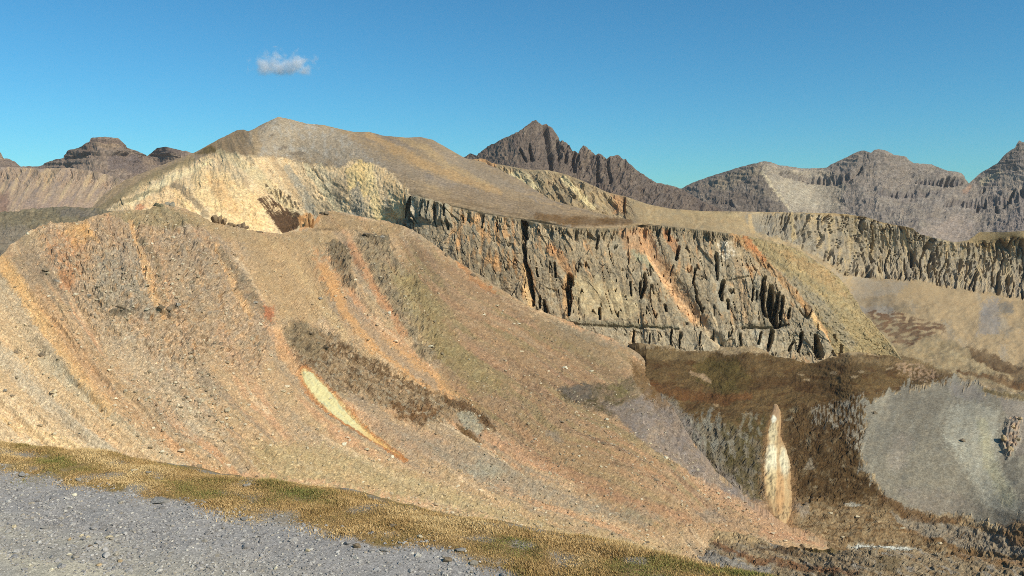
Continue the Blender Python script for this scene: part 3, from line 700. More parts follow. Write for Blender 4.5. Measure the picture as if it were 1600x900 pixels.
for st in ([(1058, 700, 2.5), (1085, 716, 3.5), (1110, 735, 2)], [(1104, 690, 2), (1108, 712, 3), (1122, 745, 1.5)], [(1112, 735, 4), (1140, 760, 4)]):
    s.paint(s.stroke(st, 0.6, 0.8), (88, 78, 50), 0.8)
s.paint(s.poly([(1150, 690), (1192, 690), (1190, 650), (1160, 640)], 6, 1.5) * sstep(0.0, 0.3, noise(X / 6, Y / 14, 124)), (152, 144, 124), 0.6)
# --- dark turf around the pale chute, with pale rags
tf = s.poly([(1230, 640), (1330, 620), (1345, 650), (1350, 730), (1380, 775), (1330, 790), (1240, 780)], 6, 1.4)
s.paint(tf, (94, 72, 44), 0.9)
s.paint(tf * sstep(0.05, 0.35, fbm(X / 9, Y / 12, 4, 125)), (132, 112, 82), 0.7)
s.paint(tf * sstep(0.1, 0.4, fbm(X / 12 + 9, Y / 9, 4, 126)), (82, 60, 34), 0.7)
rag = s.poly([(1265, 640), (1300, 625), (1350, 615), (1360, 660), (1350, 720), (1330, 700), (1320, 670), (1270, 665)], 8, 1.8)
s.paint(rag * sstep(-0.05, 0.2, noise(X / 3.2, Y / 12, 127)), (164, 154, 136), 0.85)
s.paint(s.poly([(1255, 735), (1268, 710), (1274, 735)], 2.5, 0.5), (160, 146, 124), 0.8)
for q in ((1240, 640, 7, 4), (1232, 655, 8, 3), (1262, 690, 3, 8), (1318, 730, 4, 3), (1300, 750, 3, 2), (1275, 760, 3, 2)):
    s.paint(s.spot(*q, 0.6, 1.0), (158, 144, 116), 0.7)
# --- grey scree bowl on the right
gs = s.poly([(1352, 626), (1400, 608), (1450, 602), (1490, 594), (1530, 602), (1560, 620), (1910, 640), (1910, 840), (1600, 820), (1560, 825), (1480, 800), (1440, 815), (1400, 790), (1352, 735), (1345, 690)], 4, 1.3)
rag2 = sstep(-0.1, 0.15, noise(X / 3.4, Y / 10, 128))
edge = s.poly([(1352, 626), (1400, 608), (1450, 602), (1490, 594), (1530, 602), (1560, 620), (1910, 640), (1910, 840), (1600, 820), (1560, 825), (1480, 800), (1440, 815), (1400, 790), (1352, 735), (1345, 690)], 30, 1.6)
gs = sstep(0.36, 0.6, edge + 0.42 * fbm((X + 0.2 * Y) / 6, Y / 24, 5, 286, 0.65) + 0.34 * fbm(X / 26, Y / 24, 3, 288))
s.paint(gs, (148, 140, 124), 0.95)
s.paint(gs * sstep(-0.1, 0.5, fbm((X + 0.35 * (Y - 600)) / 20, Y / 130, 4, 129)), (166, 158, 140), 0.75)
s.paint(gs * sstep(0.0, 0.4, fbm((X + 0.3 * (Y - 600)) / 34 + 7, Y / 60, 4, 287)), (132, 126, 114), 0.7)
s.paint(gs * s.poly([(1480, 640), (1520, 625), (1560, 640), (1560, 720), (1600, 800), (1540, 790), (1500, 720), (1475, 690)], 12, 1.4), (180, 174, 156), 0.85)
s.paint(gs * s.stroke([(1535, 660, 8), (1545, 720, 10), (1575, 780, 12)], 0.9, 0.8), (186, 178, 144), 0.6)
s.paint(gs * s.stroke([(1400, 720, 14), (1410, 690, 14)], 0.9, 1), (176, 162, 146), 0.5)
s.paint(gs * s.poly([(1480, 596), (1530, 604), (1540, 625), (1490, 620)], 10, 1.6), (156, 146, 142), 0.5)
s.paint(gs * s.poly([(1400, 760), (1500, 770), (1540, 800), (1480, 800), (1440, 812)], 10, 1), (148, 136, 122), 0.6)
s.paint(s.poly([(1560, 622), (1640, 630), (1640, 700), (1590, 715), (1566, 690), (1575, 650)], 5, 1.2), (150, 138, 128), 0.7)
s.paint(s.poly([(1578, 652), (1596, 655), (1590, 690), (1576, 718), (1566, 705), (1572, 680)], 4, 1.4) * sstep(-0.3, 0.1, noise(X / 4, Y / 5, 130)), (186, 156, 128), 0.85)
s.paint(s.stroke([(1540, 608, 3), (1575, 618, 4), (1620, 622, 5)], 0.7, 1), (122, 104, 66), 0.8)
# --- toe of the bowl: mottled brown floor with pale stones
fl = s.poly([(1235, 775), (1330, 785), (1375, 772), (1420, 795), (1480, 808), (1560, 830), (1910, 850), (1910, 980), (1000, 980), (1180, 830)], 6, 1.3)
s.paint(fl, (136, 112, 80), 0.9)
s.paint(fl * sstep(-0.1, 0.35, fbm(X / 16, Y / 5, 4, 131)), (158, 138, 106), 0.7)
s.paint(fl * sstep(0.05, 0.4, fbm(X / 18 + 5, Y / 4, 4, 132)), (110, 82, 50), 0.8)
s.paint(s.poly([(1390, 800), (1450, 812), (1540, 830), (1610, 850), (1910, 860), (1910, 880), (1600, 872), (1480, 850), (1420, 830)], 4, 1), (150, 142, 128), 0.7)
s.paint(s.stroke([(1375, 775, 6), (1420, 802, 7), (1460, 815, 6), (1500, 812, 4)], 0.6, 1.2), (112, 84, 54), 0.85)
s.paint(s.poly([(1560, 820), (1600, 810), (1610, 850), (1575, 850)], 6, 1.4), (128, 98, 66), 0.7)
s.paint(s.stroke([(1400, 820, 3), (1470, 850, 4), (1530, 866, 4)], 0.7, 1), (126, 96, 62), 0.7)
s.paint(s.poly([(1480, 830), (1540, 835), (1530, 848), (1485, 845)], 5, 1.4) * sstep(0.0, 0.2, noise(X / 3, Y / 3, 133)), (110, 88, 62), 0.8)
s.paint(s.stroke([(1240, 790, 6), (1255, 800, 8)], 0.8, 1), (152, 140, 126), 0.7)
s.paint(s.poly([(1150, 770), (1230, 800), (1245, 825), (1300, 845), (1260, 850), (1200, 830)], 6, 1), (190, 152, 116), 0.7)
s.paint(s.stroke([(1330, 853, 4), (1360, 853, 5), (1400, 856, 5), (1430, 858, 4)], 0.6, 1.3), (176, 168, 150), 0.8)
s.paint(s.stroke([(1320, 790, 2), (1335, 791, 3), (1345, 788, 2)], 0.6, 1.0), (186, 180, 164), 0.8)
# --- relief of the soft ground
rock = np.clip(1 - cl, 0, 1) * sstep(440, 480, Y)
s.dis += rock * (2.0 * fbm(X / 40, Y / 22, 3, 134) + 0.45 * fbm(X / 9, Y / 6, 4, 135)) * (1 - 0.7 * gs)
s.dis += (be + tf + fl).clip(0, 1) * 0.3 * fbm(X / 3.5, Y / 3, 2, 136)
s.dis += 0.25 * s.stroke([(1213, 690, 14), (1215, 740, 22), (1220, 790, 18)], 0.9, 0.4) * ridged(X / 9, Y / 60, 2, 137)
s.dis += 1.6 * s.poly([(1574, 655), (1596, 655), (1592, 690), (1576, 718), (1564, 700)], 4, 1.0) * (1 + noise(X / 5, Y / 7, 138))
s.dis += 0.9 * hw * fbm(X / 10, Y / 40, 3, 139)
s.dis += crags(s, 1.1, 7, 6, 280) * np.clip(hw + 0.6 * tf + 0.5 * fl, 0, 1)
s.col *= np.exp(0.13 * gs * fbm((X + 0.3 * (Y - 600)) / 5, Y / 40, 4, 285))[..., None]
VALLEY = s
s.col *= (1 - 0.16 * np.clip(be + tf, 0, 1) * (1 - gs))[..., None]
s.stone = 1 - 0.7 * gs - 0.6 * ta
speckle(s, 0.14, 47)
s.paint(s.stroke([(1212, 650, 10), (1210, 690, 16), (1214, 740, 27), (1219, 790, 26), (1226, 828, 18)], 0.5, 1.0), (150, 116, 80), 0.7)
s.build('valley', rock_material('valley_ground', 0.8, 0.25, 0.4, 0.95, 0.22), 500, 0.4, flatten=60, label='valley with far cliffs, talus, turf bench and grey scree bowl')

# --- low mound of dark rock in front of the stream
top = [(940, 890), (1000, 855), (1037, 842), (1060, 834), (1094, 829), (1150, 831), (1185, 840), (1206, 850), (1232, 857), (1300, 858), (1375, 860), (1450, 860), (1525, 869), (1600, 878), (1900, 900)]
w = TPS([(940, 890), (1094, 829), (1232, 857), (1450, 860), (1900, 900), (940, 990), (1200, 990), (1500, 990), (1900, 1000), (1150, 880), (1350, 885)], 1 / np.array([330, 352, 338, 330, 305, 268, 272, 262, 250, 318, 308.]))
s = Sheet(940, 1800, 1.7, top, [(940, 940), (1900, 950)], 1.5, w, 1.0, 150, 90)
X, Y = s.X, s.Y
u = X * 0.94 - Y * 0.34; v = Y * 0.94 - X * 0.34
s.col[:] = lin(146, 128, 102)
s.paint(sstep(-0.1, 0.4, fbm(X / 40, v / 7, 4, 151)), (162, 142, 112), 0.8)
s.paint(sstep(0.0, 0.4, fbm(X / 36 + 9, v / 5, 4, 152)), (122, 98, 70), 0.8)
s.paint(sstep(0.1, 0.45, fbm(X / 30 + 3, v / 6, 4, 153)), (148, 142, 134), 0.7)
s.paint(s.stroke([(1085, 868, 8), (1130, 880, 10), (1200, 898, 10)], 0.8, 1.3), (146, 142, 138), 0.75)
s.paint(s.stroke([(1110, 845, 4), (1180, 875, 5), (1300, 893, 5), (1340, 896, 3)], 0.7, 1.3), (126, 88, 58), 0.8)
s.paint(s.stroke([(1232, 857, 2), (1275, 858, 6), (1305, 857, 7)], 0.6, 1.1), (106, 88, 46), 0.9)
s.paint(s.stroke([(1170, 856, 2), (1230, 860, 3), (1270, 856, 2)], 0.6, 0.8), (96, 72, 46), 0.8)
s.paint(s.stroke([(1300, 872, 1.6), (1330, 885, 2), (1350, 892, 1.5)], 0.6, 1), (88, 72, 56), 0.8)
s.paint(s.stroke([(1480, 866, 3), (1560, 878, 5), (1640, 885, 6)], 0.8, 1), (138, 104, 66), 0.7)
s.paint(s.poly([(1370, 872), (1410, 872), (1400, 890), (1370, 890)], 5, 1.4), (98, 84, 58), 0.6)
s.dis = 1.3 * fbm(X / 60, v / 13, 4, 154) + 0.35 * fbm(X / 7, Y / 4, 4, 155)
s.dis += crags(s, 1.2, 16, 6, 290)
tn = s.poly([(940, 900), (1000, 850), (1040, 836), (1100, 824), (1160, 824), (1215, 846), (1150, 846), (1080, 850), (1040, 868), (1000, 890)], 8, 1.8)
s.paint(tn, (182, 156, 116), 0.9)
speckle(s, 0.14, 48)
s.build('rock_mound', rock_material('mound_rock', 0.7, 0.25, 0.5, 0.95, 0.2), 60, 0.5, label='low mound of brown rock in front of the white stream')
# ------------------------------------------------------------------ the cliff that ends the brown spur
top = [(618, 330), (634, 316), (638, 303), (650, 306), (700, 320.5), (758, 333.5), (813, 342.5), (850, 349), (896, 356.5), (954, 356.5), (1003, 350), (1046, 353.5), (1100, 359.5), (1146, 365), (1201, 375), (1242, 387), (1273, 406), (1304, 427),
       (1319, 442), (1337, 470), (1356, 496), (1375, 519), (1396, 545), (1412, 566)]
bot = [(618, 380), (640, 390), (710, 437), (783, 485), (883, 530), (989, 575), (1112, 585), (1244, 590), (1330, 590), (1412, 590)]
s = Sheet(618, 1412, 1.15, top, bot, 1.2, W_CLIFF, 0.5, 200)
X, Y = s.X, s.Y; h = Y - s.top[None, :]
rig = sstep(0, 1, s.poly([(1146, 366), (1201, 376), (1245, 388), (1320, 440), (1420, 560), (1420, 600), (1320, 600), (1300, 545), (1270, 480), (1225, 430), (1180, 395)], 6, 0.5))   # grassy right flank
xl = X - (Y - 420) * 0.22 * sstep(700, 900, X)
xw = xl + 3 * noise(X / 30, Y / 60, 201) + 0.7 * noise(X / 5, Y / 6, 222)
# rock colours
s.col[:] = lin(150, 139, 114)
s.paint(sstep(-0.1, 0.35, fbm(xw / 9, Y / 60, 4, 202)), (166, 150, 118), 0.75)
s.paint(sstep(0.0, 0.4, fbm(xw / 7 + 30, Y / 44, 4, 203)), (128, 120, 100), 0.8)
s.paint(sstep(0.15, 0.5, fbm(xw / 11 + 70, Y / 40, 4, 204)), (180, 144, 100), 0.75)
s.paint(sstep(0.15, 0.5, fbm(X / 22 + 12, Y / 22, 4, 205)), (156, 150, 128), 0.6)
up = sstep(26, 4, h + 6 * noise(X / 9, Y / 9, 206)) * sstep(860, 900, X) * (1 - rig)
s.paint(up, (124, 114, 90), 0.7)
s.paint(s.poly([(700, 325), (800, 342), (815, 440), (760, 430), (700, 380)], 14, 1.5) * sstep(-0.1, 0.3, noise(xw / 8, Y / 22, 207)), (188, 148, 98), 0.75)
s.paint(s.poly([(720, 380), (790, 440), (780, 450), (715, 405)], 8, 1.2), (138, 130, 106), 0.7)
s.paint(s.stroke([(818, 415, 4), (822, 450, 5), (830, 475, 6)], 0.7, 0.5), (202, 172, 122), 0.85)
s.paint(s.stroke([(858, 385, 7), (878, 405, 8), (892, 430, 5)], 0.7, 0.8), (186, 138, 88), 0.75)
s.paint(s.stroke([(884, 430, 3), (882, 470, 4), (886, 495, 3)], 0.7, 0.5), (192, 156, 106), 0.7)
s.paint(s.poly([(890, 430), (960, 440), (1000, 480), (990, 500), (900, 490)], 12, 1.6), (182, 168, 130), 0.7)
s.paint(s.poly([(900, 440), (990, 462), (980, 475), (930, 455)], 8, 1.6), (196, 182, 142), 0.6)
s.paint(s.poly([(965, 360), (1010, 352), (1025, 380), (1030, 410), (1000, 400), (975, 390)], 8, 1.8), (178, 138, 98), 0.65)
s.paint(s.poly([(985, 395), (1010, 395), (1030, 420), (1005, 415)], 5, 1), (150, 152, 124), 0.7)
og = [(1003, 355, 5), (1022, 395, 7), (1048, 440, 7), (1075, 480, 8), (1092, 500, 6)]
s.paint(s.stroke([(a, b, c * 1.5) for a, b, c in og], 0.6, 0.9), (182, 142, 98), 0.6)
s.paint(s.stroke([(1012, 395, 2.5), (1040, 438, 4), (1070, 478, 4.5), (1092, 500, 4), (1112, 525, 4), (1136, 549, 5)], 0.5, 0.4), (210, 172, 126), 0.85)
s.paint(s.stroke([(1092, 502, 4), (1112, 527, 4.5), (1136, 549, 6)], 0.5, 0.4), (192, 172, 134), 0.8)
s.paint(s.stroke([(1040, 365, 6), (1056, 390, 6)], 0.6, 0.8), (176, 128, 84), 0.7)
s.paint(s.poly([(1118, 382), (1145, 380), (1150, 400), (1128, 408)], 4, 1.2) * sstep(-0.3, 0.1, noise(X / 4, Y / 4, 208)), (212, 204, 180), 0.85)
s.paint(s.stroke([(1120, 400, 5), (1124, 450, 6), (1128, 480, 6)], 0.7, 0.8), (166, 162, 142), 0.7)
s.paint(s.poly([(1110, 410), (1190, 430), (1195, 520), (1150, 500), (1110, 470)], 14, 1.5) * sstep(-0.1, 0.3, fbm(X / 14, Y / 26, 3, 209)), (166, 158, 134), 0.7)
s.paint(s.stroke([(1150, 410, 5), (1160, 450, 6), (1165, 500, 5)], 0.7, 0.9), (158, 134, 100), 0.6)
# lower band, paler, and the ledge line above it
s.paint(s.poly([(890, 505), (1000, 512), (1100, 508), (1180, 512), (1290, 508), (1320, 556), (1100, 552), (989, 545)], 5, 0.7), (158, 150, 126), 0.7)
s.paint(s.stroke([(888, 503, 4), (940, 507, 5), (1000, 509, 4), (1060, 512, 3)], 0.6, 0.5), (122, 118, 96), 0.75)
s.paint(s.stroke([(1160, 508, 3), (1200, 509, 5), (1230, 505, 3)], 0.6, 0.7), (104, 100, 82), 0.7)
s.paint(s.stroke([(1172, 516, 3), (1190, 530, 5), (1184, 548, 5)], 0.7, 0.8), (186, 180, 156), 0.7)
s.paint(s.poly([(985, 520), (995, 520), (995, 545), (986, 545)], 2.5, 0.8), (202, 180, 140), 0.7)
# grassy right flank with its orange gully
rs = (X - 1146) * 0.62 - (Y - 366) * 0.75
s.paint(rig, (150, 136, 98), 0.95)
s.paint(rig * sstep(-0.1, 0.4, fbm(rs / 12, (X + Y) / 80, 4, 210)), (138, 128, 98), 0.7)
s.paint(rig * sstep(0.1, 0.5, fbm(rs / 9 + 30, (X + Y) / 60, 4, 211)), (168, 150, 108), 0.7)
s.paint(rig * s.poly([(1200, 378), (1290, 420), (1330, 470), (1280, 440), (1220, 400)], 8, 1.2), (158, 134, 94), 0.7)
s.paint(s.stroke([(1240, 440, 8), (1280, 475, 10), (1330, 540, 8)], 0.9, 1), (138, 132, 112), 0.7)
s.paint(s.stroke([(1146, 367, 5), (1180, 395, 6), (1215, 430, 5), (1250, 468, 5), (1290, 520, 4)], 0.6, 0.6), (172, 138, 94), 0.85)
s.paint(s.stroke([(1165, 372, 4), (1182, 392, 5), (1196, 406, 3)], 0.6, 0.8), (180, 124, 78), 0.85)
s.paint(s.stroke([(1140, 382, 4), (1180, 412, 5), (1215, 445, 4), (1240, 470, 3)], 0.7, 0.6), (166, 150, 118), 0.8)
s.paint(s.poly([(1263, 490), (1271, 489), (1280, 505), (1287, 522), (1276, 514)], 2, 0.3), (222, 190, 134), 0.95)
s.paint(s.stroke([(1284, 516, 2), (1296, 534, 2)], 0.6, 0.4), (200, 160, 108), 0.8)
# relief: rounded buttresses, creases, clefts
cliff = np.clip(1 - rig, 0, 1) * sstep(0, 5, h)
lt = sstep(640, 720, X)
c1 = np.abs(noise(xw / 26, Y / 150, 212)); c2 = np.abs(noise(xw / 10 + 13, Y / 70, 213)); c3 = np.abs(noise(xw / 5 + 3, Y / 30, 214))
smooth = s.poly([(895, 425), (960, 430), (1010, 470), (1000, 502), (905, 498)], 16, 1.5) + s.stroke([(1124, 420, 14), (1128, 490, 18)], 0.9, 1)
brk = np.clip(1 - 0.75 * smooth, 0, 1) * (0.45 + 0.55 * sstep(-0.3, 0.3, noise(X / 60, Y / 50, 221)))
s.dis = cliff * 2.4 * (np.minimum(c1, 0.4) - 0.2)
s.dis += cliff * brk * (crags(s, 3.0, 30, 60, 228, -0.2) + crags(s, 1.0, 11, 13, 238, -0.2, 0.4))
s.dis -= cliff * 5 * sstep(0.06, 0.015, c2) * sstep(0.1, 0.3, noise(X / 16, Y / 20, 215))
s.dis += 0.25 * fbm(X / 4, Y / 4, 3, 216) * sstep(0, 4, h) + rig * (1.0 * fbm(rs / 10, (X + Y) / 60, 3, 217) + crags(s, 0.9, 6, 6, 248))
rim = sstep(24, 8, h + 7 * noise(X / 13, Y / 30, 229)) * cliff * sstep(700, 760, X)
s.dis += rim * (crags(s, 4.0, 7, 40, 249) - 1.0)
s.dis -= 2.0 * s.stroke([(888, 506, 1.4), (940, 510, 1.6), (1000, 511, 1.4), (1060, 513, 1.2)], 0.5, 0.4) + 3.2 * s.stroke([(1160, 511, 1.3), (1200, 512, 1.6), (1232, 507, 1.2)], 0.5, 0.4)
_, bid = cells(xw / 5, Y / 8, 225)
s.dis += cliff * 2.5 * sstep(512, 520, Y + 3 * noise(X / 20, Y * 0 + 1, 219)) * sstep(880, 960, X) * sstep(1320, 1300, X)
s.dis -= 3.5 * s.stroke([(a, b, c * 1.4) for a, b, c in og] + [(1112, 525, 6), (1136, 549, 7)], 0.8, 0.5)
ragged = sstep(-0.55, -0.2, fbm(X / 3.5, Y / 8, 3, 227))
clefts = [([(816, 345, 2.2), (817, 375, 2.6), (820, 405, 2.2), (826, 430, 3), (831, 455, 2.6), (834, 476, 1.6)], 14), ([(821, 346, 1.6), (822, 372, 1.6)], 9), ([(838, 420, 1.2), (840, 432, 1.2)], 6), ([(843, 462, 1.3), (844, 480, 1.2)], 7), ([(850, 470, 1.8), (853, 487, 2.2)], 9),
          ([(866, 412, 1.4), (868, 432, 1.4)], 7), ([(889, 430, 3), (888, 450, 3.4), (890, 475, 2.6), (888, 494, 1.4)], 14), ([(894, 432, 1.2), (895, 446, 1.6)], 7), ([(937, 482, 1.6), (938, 497, 1.5)], 7), ([(934, 372, 1), (933, 388, 1)], 5),
          ([(1008, 428, 1.6), (1009, 446, 2.2), (1003, 462, 1.4)], 10), ([(1001, 440, 1.3), (1001, 466, 1)], 7), ([(985, 440, 1), (986, 462, 1)], 5), ([(1040, 476, 1.5), (1041, 486, 1.2)], 7), ([(1059, 388, 2), (1057, 405, 1.6)], 9), ([(1046, 358, 1.4), (1045, 376, 1.2)], 7),
          ([(1087, 418, 1.4), (1084, 440, 1.2), (1090, 466, 1.5), (1098, 486, 1)], 8), ([(1119, 398, 2.2), (1120, 420, 1.8), (1122, 436, 1)], 11), ([(1130, 440, 2.6), (1127, 456, 3), (1128, 468, 2)], 13), ([(1138, 468, 1.6), (1138, 482, 1.6)], 8),
          ([(1194, 432, 2.4), (1191, 455, 2.8), (1193, 480, 2.4), (1197, 494, 1.4)], 15), ([(1205, 448, 3), (1204, 475, 4.4), (1208, 498, 4.2), (1213, 508, 2)], 18), ([(1216, 458, 2), (1213, 480, 3), (1211, 500, 2.6)], 15), ([(1223, 464, 1.8), (1221, 490, 1.8), (1219, 508, 1.2)], 11),
          ([(1234, 482, 1.5), (1233, 498, 1.2)], 9), ([(1177, 448, 1.2), (1175, 468, 1.4)], 7), ([(1183, 455, 1.2), (1183, 465, 1)], 6),
          ([(1206, 518, 2.4), (1203, 535, 3), (1199, 550, 2)], 13), ([(1188, 520, 1.2), (1184, 540, 1.5)], 7), ([(1238, 536, 1.4), (1232, 550, 1.6)], 9), ([(1252, 522, 2), (1249, 540, 1.8), (1246, 552, 1.4)], 11), ([(1273, 524, 1.6), (1276, 540, 4), (1279, 556, 5.5)], 18),
          ([(1156, 524, 1.4), (1157, 545, 1.4)], 8), ([(1299, 549, 1.4), (1300, 558, 1.6)], 8), ([(1304, 524, 1.2), (1306, 532, 1)], 7), ([(1315, 540, 1.6), (1314, 556, 2.2)], 10), ([(1063, 522, 1.2), (1061, 546, 1.2)], 6), ([(1050, 518, 1.2), (1046, 545, 1.1)], 6), ([(1015, 526, 1), (1014, 545, 1)], 5),
          ([(991, 516, 1.2), (990, 540, 1.6)], 7), ([(1095, 518, 1), (1092, 540, 1)], 5),
          ([(644, 308, 1.6), (640, 330, 2), (639, 345, 1.6)], 14), ([(663, 316, 1), (661, 340, 1)], 7), ([(679, 322, 1.6), (679, 345, 1.4)], 9), ([(695, 322, 1.4), (695, 340, 1.2)], 9), ([(699, 348, 1.2), (700, 358, 1.2)], 7), ([(672, 318, 1), (670, 335, 1)], 6), ([(755, 336, 1), (754, 355, 1)], 6), ([(775, 342, 1), (776, 360, 1)], 6), ([(723, 336, 1), (722, 348, 1)], 5)]
for pts, dep in clefts:
    s.dis -= dep * 1.2 * s.stroke([(a, b, c * 1.2) for a, b, c in pts], 0.35, 0.5) * ragged
s.dis += 4 * s.poly([(640, 304), (700, 321), (705, 352), (690, 350), (650, 345), (637, 345)], 4, 0.6) * (0.6 + 0.8 * ridged(X / 9, Y / 60, 2, 220))
s.paint(s.poly([(640, 304), (702, 321), (708, 355), (690, 352), (650, 348), (637, 348)], 4, 0.7), (142, 138, 118), 0.85)
s.paint(s.stroke([(650, 318, 2), (648, 335, 2.5)], 0.5, 0.5), (208, 196, 168), 0.8)
s.paint(s.stroke([(686, 326, 2), (686, 342, 2)], 0.5, 0.5), (196, 184, 156), 0.7)
s.col *= np.exp(0.22 * cliff * (bid - 0.5) + 0.1 * cliff * fbm(X / 14, Y / 5, 4, 226))[..., None]
speckle(s, 0.15, 49, 0.8)
s.build('cliff', rock_material('cliff_rock', 1.3, 0.2, 0.4), 60, 0.12, nback=6, gain=(1.38, 1.27, 1.27), label='long grey and tan cliff with orange gullies under the brown spur')
# ------------------------------------------------------------------ the great scree slope
SL_P, SL_Q, SL_R = -0.5, 0.3, -200.0
def scree_plane(px, py):
    a, e = ray(px, py)
    return (e - SL_P * a - SL_Q) / SL_R
top = [(-260, 560), (-120, 470), (-40, 425), (0, 400), (20, 380), (43, 363), (67, 350.5), (110, 347), (133, 343), (160, 333), (187, 328), (233, 327), (253, 318), (273, 322), (293, 328), (333, 347), (367, 353.5), (400, 362), (440, 365.5), (455, 361), (469.5, 356),
       (490, 349), (498, 334), (519, 329), (542, 333), (565, 339), (599.5, 345), (634, 354), (660, 368), (683, 386), (710, 406), (750, 430), (783, 452), (827, 479), (883, 499.5), (917, 516), (950, 527), (980, 541), (1005, 560), (1028, 590), (1052, 640), (1080, 690), (1118, 740), (1165, 785), (1205, 812), (1235, 832), (1290, 850), (1330, 862)]
bot = [(-260, 745), (0, 740), (560, 835), (1000, 910), (1330, 960)]
# the knoll, the hollow and the rounded ribs as departures (fraction of distance) from the plain slope
dev = TPS([(-260, 560), (0, 400), (110, 347), (233, 327), (340, 347), (440, 365), (519, 330), (600, 345), (700, 398), (827, 479), (980, 541), (1235, 832), (-260, 860), (0, 860), (560, 960), (1330, 1000), (1330, 862), (1000, 990),
           (60, 520), (150, 420), (250, 420), (250, 520), (330, 430), (300, 650), (430, 450), (480, 570), (560, 600), (600, 480), (650, 660), (760, 600), (700, 500), (900, 650), (800, 760), (1050, 780), (160, 660), (1028, 590), (1052, 640), (1080, 690), (1118, 740), (1165, 785)],
          [0.0, 0.03, 0.05, 0.06, 0.06, 0.06, 0.09, 0.07, 0.05, 0.06, 0.10, 0.0, 0.0, 0.02, 0.02, 0.0, 0.0, 0.0,
           0.015, -0.02, -0.035, -0.015, -0.02, 0.0, 0.02, 0.012, 0.012, -0.005, 0.01, 0.0, 0.0, 0.0, 0.0, 0.0, 0.0, 0.10, 0.07, 0.045, 0.04, 0.02], 0.004)
s = Sheet(-200, 1330, 1.55, top, bot, 1.45, lambda x, y: scree_plane(x, y) / (1 + dev(x, y)), 1.9, 300, 170)
X, Y = s.X, s.Y; h = Y - s.top[None, :]
fl = []
for sv, pts in ((-150, [(-100, 500), (0, 590), (100, 680), (200, 760)]), (0, [(0, 410), (60, 480), (130, 560), (220, 650), (320, 740)]), (75, [(110, 350), (140, 450), (190, 560), (280, 660), (400, 760)]), (150, [(205, 345), (230, 430), (265, 520), (330, 620), (430, 720), (560, 800)]),
                (250, [(340, 390), (390, 470), (440, 560), (520, 640), (640, 715), (800, 800)]), (380, [(490, 400), (560, 510), (640, 575), (760, 655), (900, 740), (1060, 820)]), (450, [(560, 380), (640, 500), (740, 590), (880, 690), (1100, 820)]),
                (550, [(650, 400), (800, 520), (950, 620), (1100, 740), (1230, 830)]), (620, [(750, 430), (883, 500), (1000, 580), (1120, 680), (1250, 780)])):
    fl += [(x, y, sv) for x, y in pts]
S = TPS([q[:2] for q in fl], [q[2] for q in fl], 0.02)(X, Y)
S = S + 5 * fbm(X / 60, Y / 60, 3, 301)
def streak(w, l, seed, o=4):
    return fbm(S / w + seed * 1.7, Y / l, o, 300 + seed)
def fine(w, seed, o=3):
    return fbm(X / w, Y / (w * 0.8), o, 330 + seed)
s.col[:] = lin(186, 156, 118)
s.paint(sstep(-0.2, 0.4, streak(22, 260, 1)), (170, 150, 122), 0.8)
s.paint(sstep(0.05, 0.4, streak(24, 200, 2, 3)), (198, 154, 114), 0.75)
s.paint(sstep(0.1, 0.4, streak(20, 170, 3, 3)), (152, 134, 110), 0.75)
s.paint(sstep(0.2, 0.5, streak(16, 140, 4, 3)), (212, 186, 148), 0.6)
s.paint(sstep(0.0, 0.5, fine(40, 4)), (172, 150, 112), 0.45)
# left, pale lower fans
s.paint(s.poly([(-280, 560), (0, 440), (120, 590), (260, 700), (420, 770), (420, 900), (-280, 900)], 30, 2), (212, 184, 142), 0.7)
s.paint(s.poly([(-280, 640), (0, 610), (120, 690), (230, 735), (300, 760), (200, 900), (-280, 900)], 22, 2), (222, 196, 156), 0.75)
s.paint(s.stroke([(-60, 500, 12), (20, 570, 14), (90, 640, 13), (150, 690, 11), (220, 735, 9)], 0.8, 1), (194, 180, 154), 0.7)
s.paint(s.stroke([(-20, 430, 14), (20, 470, 16), (60, 530, 14), (110, 590, 12)], 0.8, 1), (184, 168, 140), 0.65)
s.paint(s.stroke([(70, 565, 10), (130, 610, 12), (200, 660, 11), (270, 715, 10), (330, 748, 8)], 0.8, 1), (186, 174, 146), 0.65)
s.paint(s.stroke([(0, 405, 8), (30, 450, 11), (60, 490, 12), (95, 545, 11), (130, 595, 9), (170, 640, 8)], 0.7, 1.2), (214, 172, 114), 0.75)
s.paint(s.stroke([(60, 455, 10), (110, 540, 14), (170, 620, 14), (250, 690, 12), (330, 740, 12), (400, 748, 9)], 0.9, 1.4), (196, 156, 112), 0.6)
s.paint(s.stroke([(-60, 640, 6), (20, 660, 7), (90, 690, 8), (170, 730, 7)], 0.8, 1), (222, 190, 136), 0.55)
# rocky upper left
rk = s.poly([(60, 352), (150, 340), (240, 330), (320, 350), (360, 390), (400, 470), (430, 540), (400, 590), (330, 560), (280, 600), (200, 540), (150, 520), (110, 440), (60, 400)], 22, 2)
s.paint(rk, (174, 150, 122), 0.6)
s.paint(s.poly([(150, 400), (210, 370), (230, 440), (250, 500), (200, 500), (140, 480)], 18, 2), (158, 148, 128), 0.7)
s.paint(s.poly([(250, 370), (320, 380), (350, 440), (330, 500), (270, 480)], 18, 2), (160, 142, 116), 0.5)
s.paint(s.poly([(150, 490), (230, 510), (290, 570), (340, 660), (300, 690), (220, 600), (160, 540)], 20, 2), (184, 166, 138), 0.6)
s.paint(rk * sstep(0.0, 0.4, fine(9, 5)), (142, 126, 106), 0.5)
s.paint(rk * sstep(0.15, 0.5, fine(11, 6)), (190, 150, 104), 0.5)
s.paint(s.poly([(100, 350), (135, 345), (150, 375), (120, 385), (100, 372)], 9, 2), (212, 166, 104), 0.7)
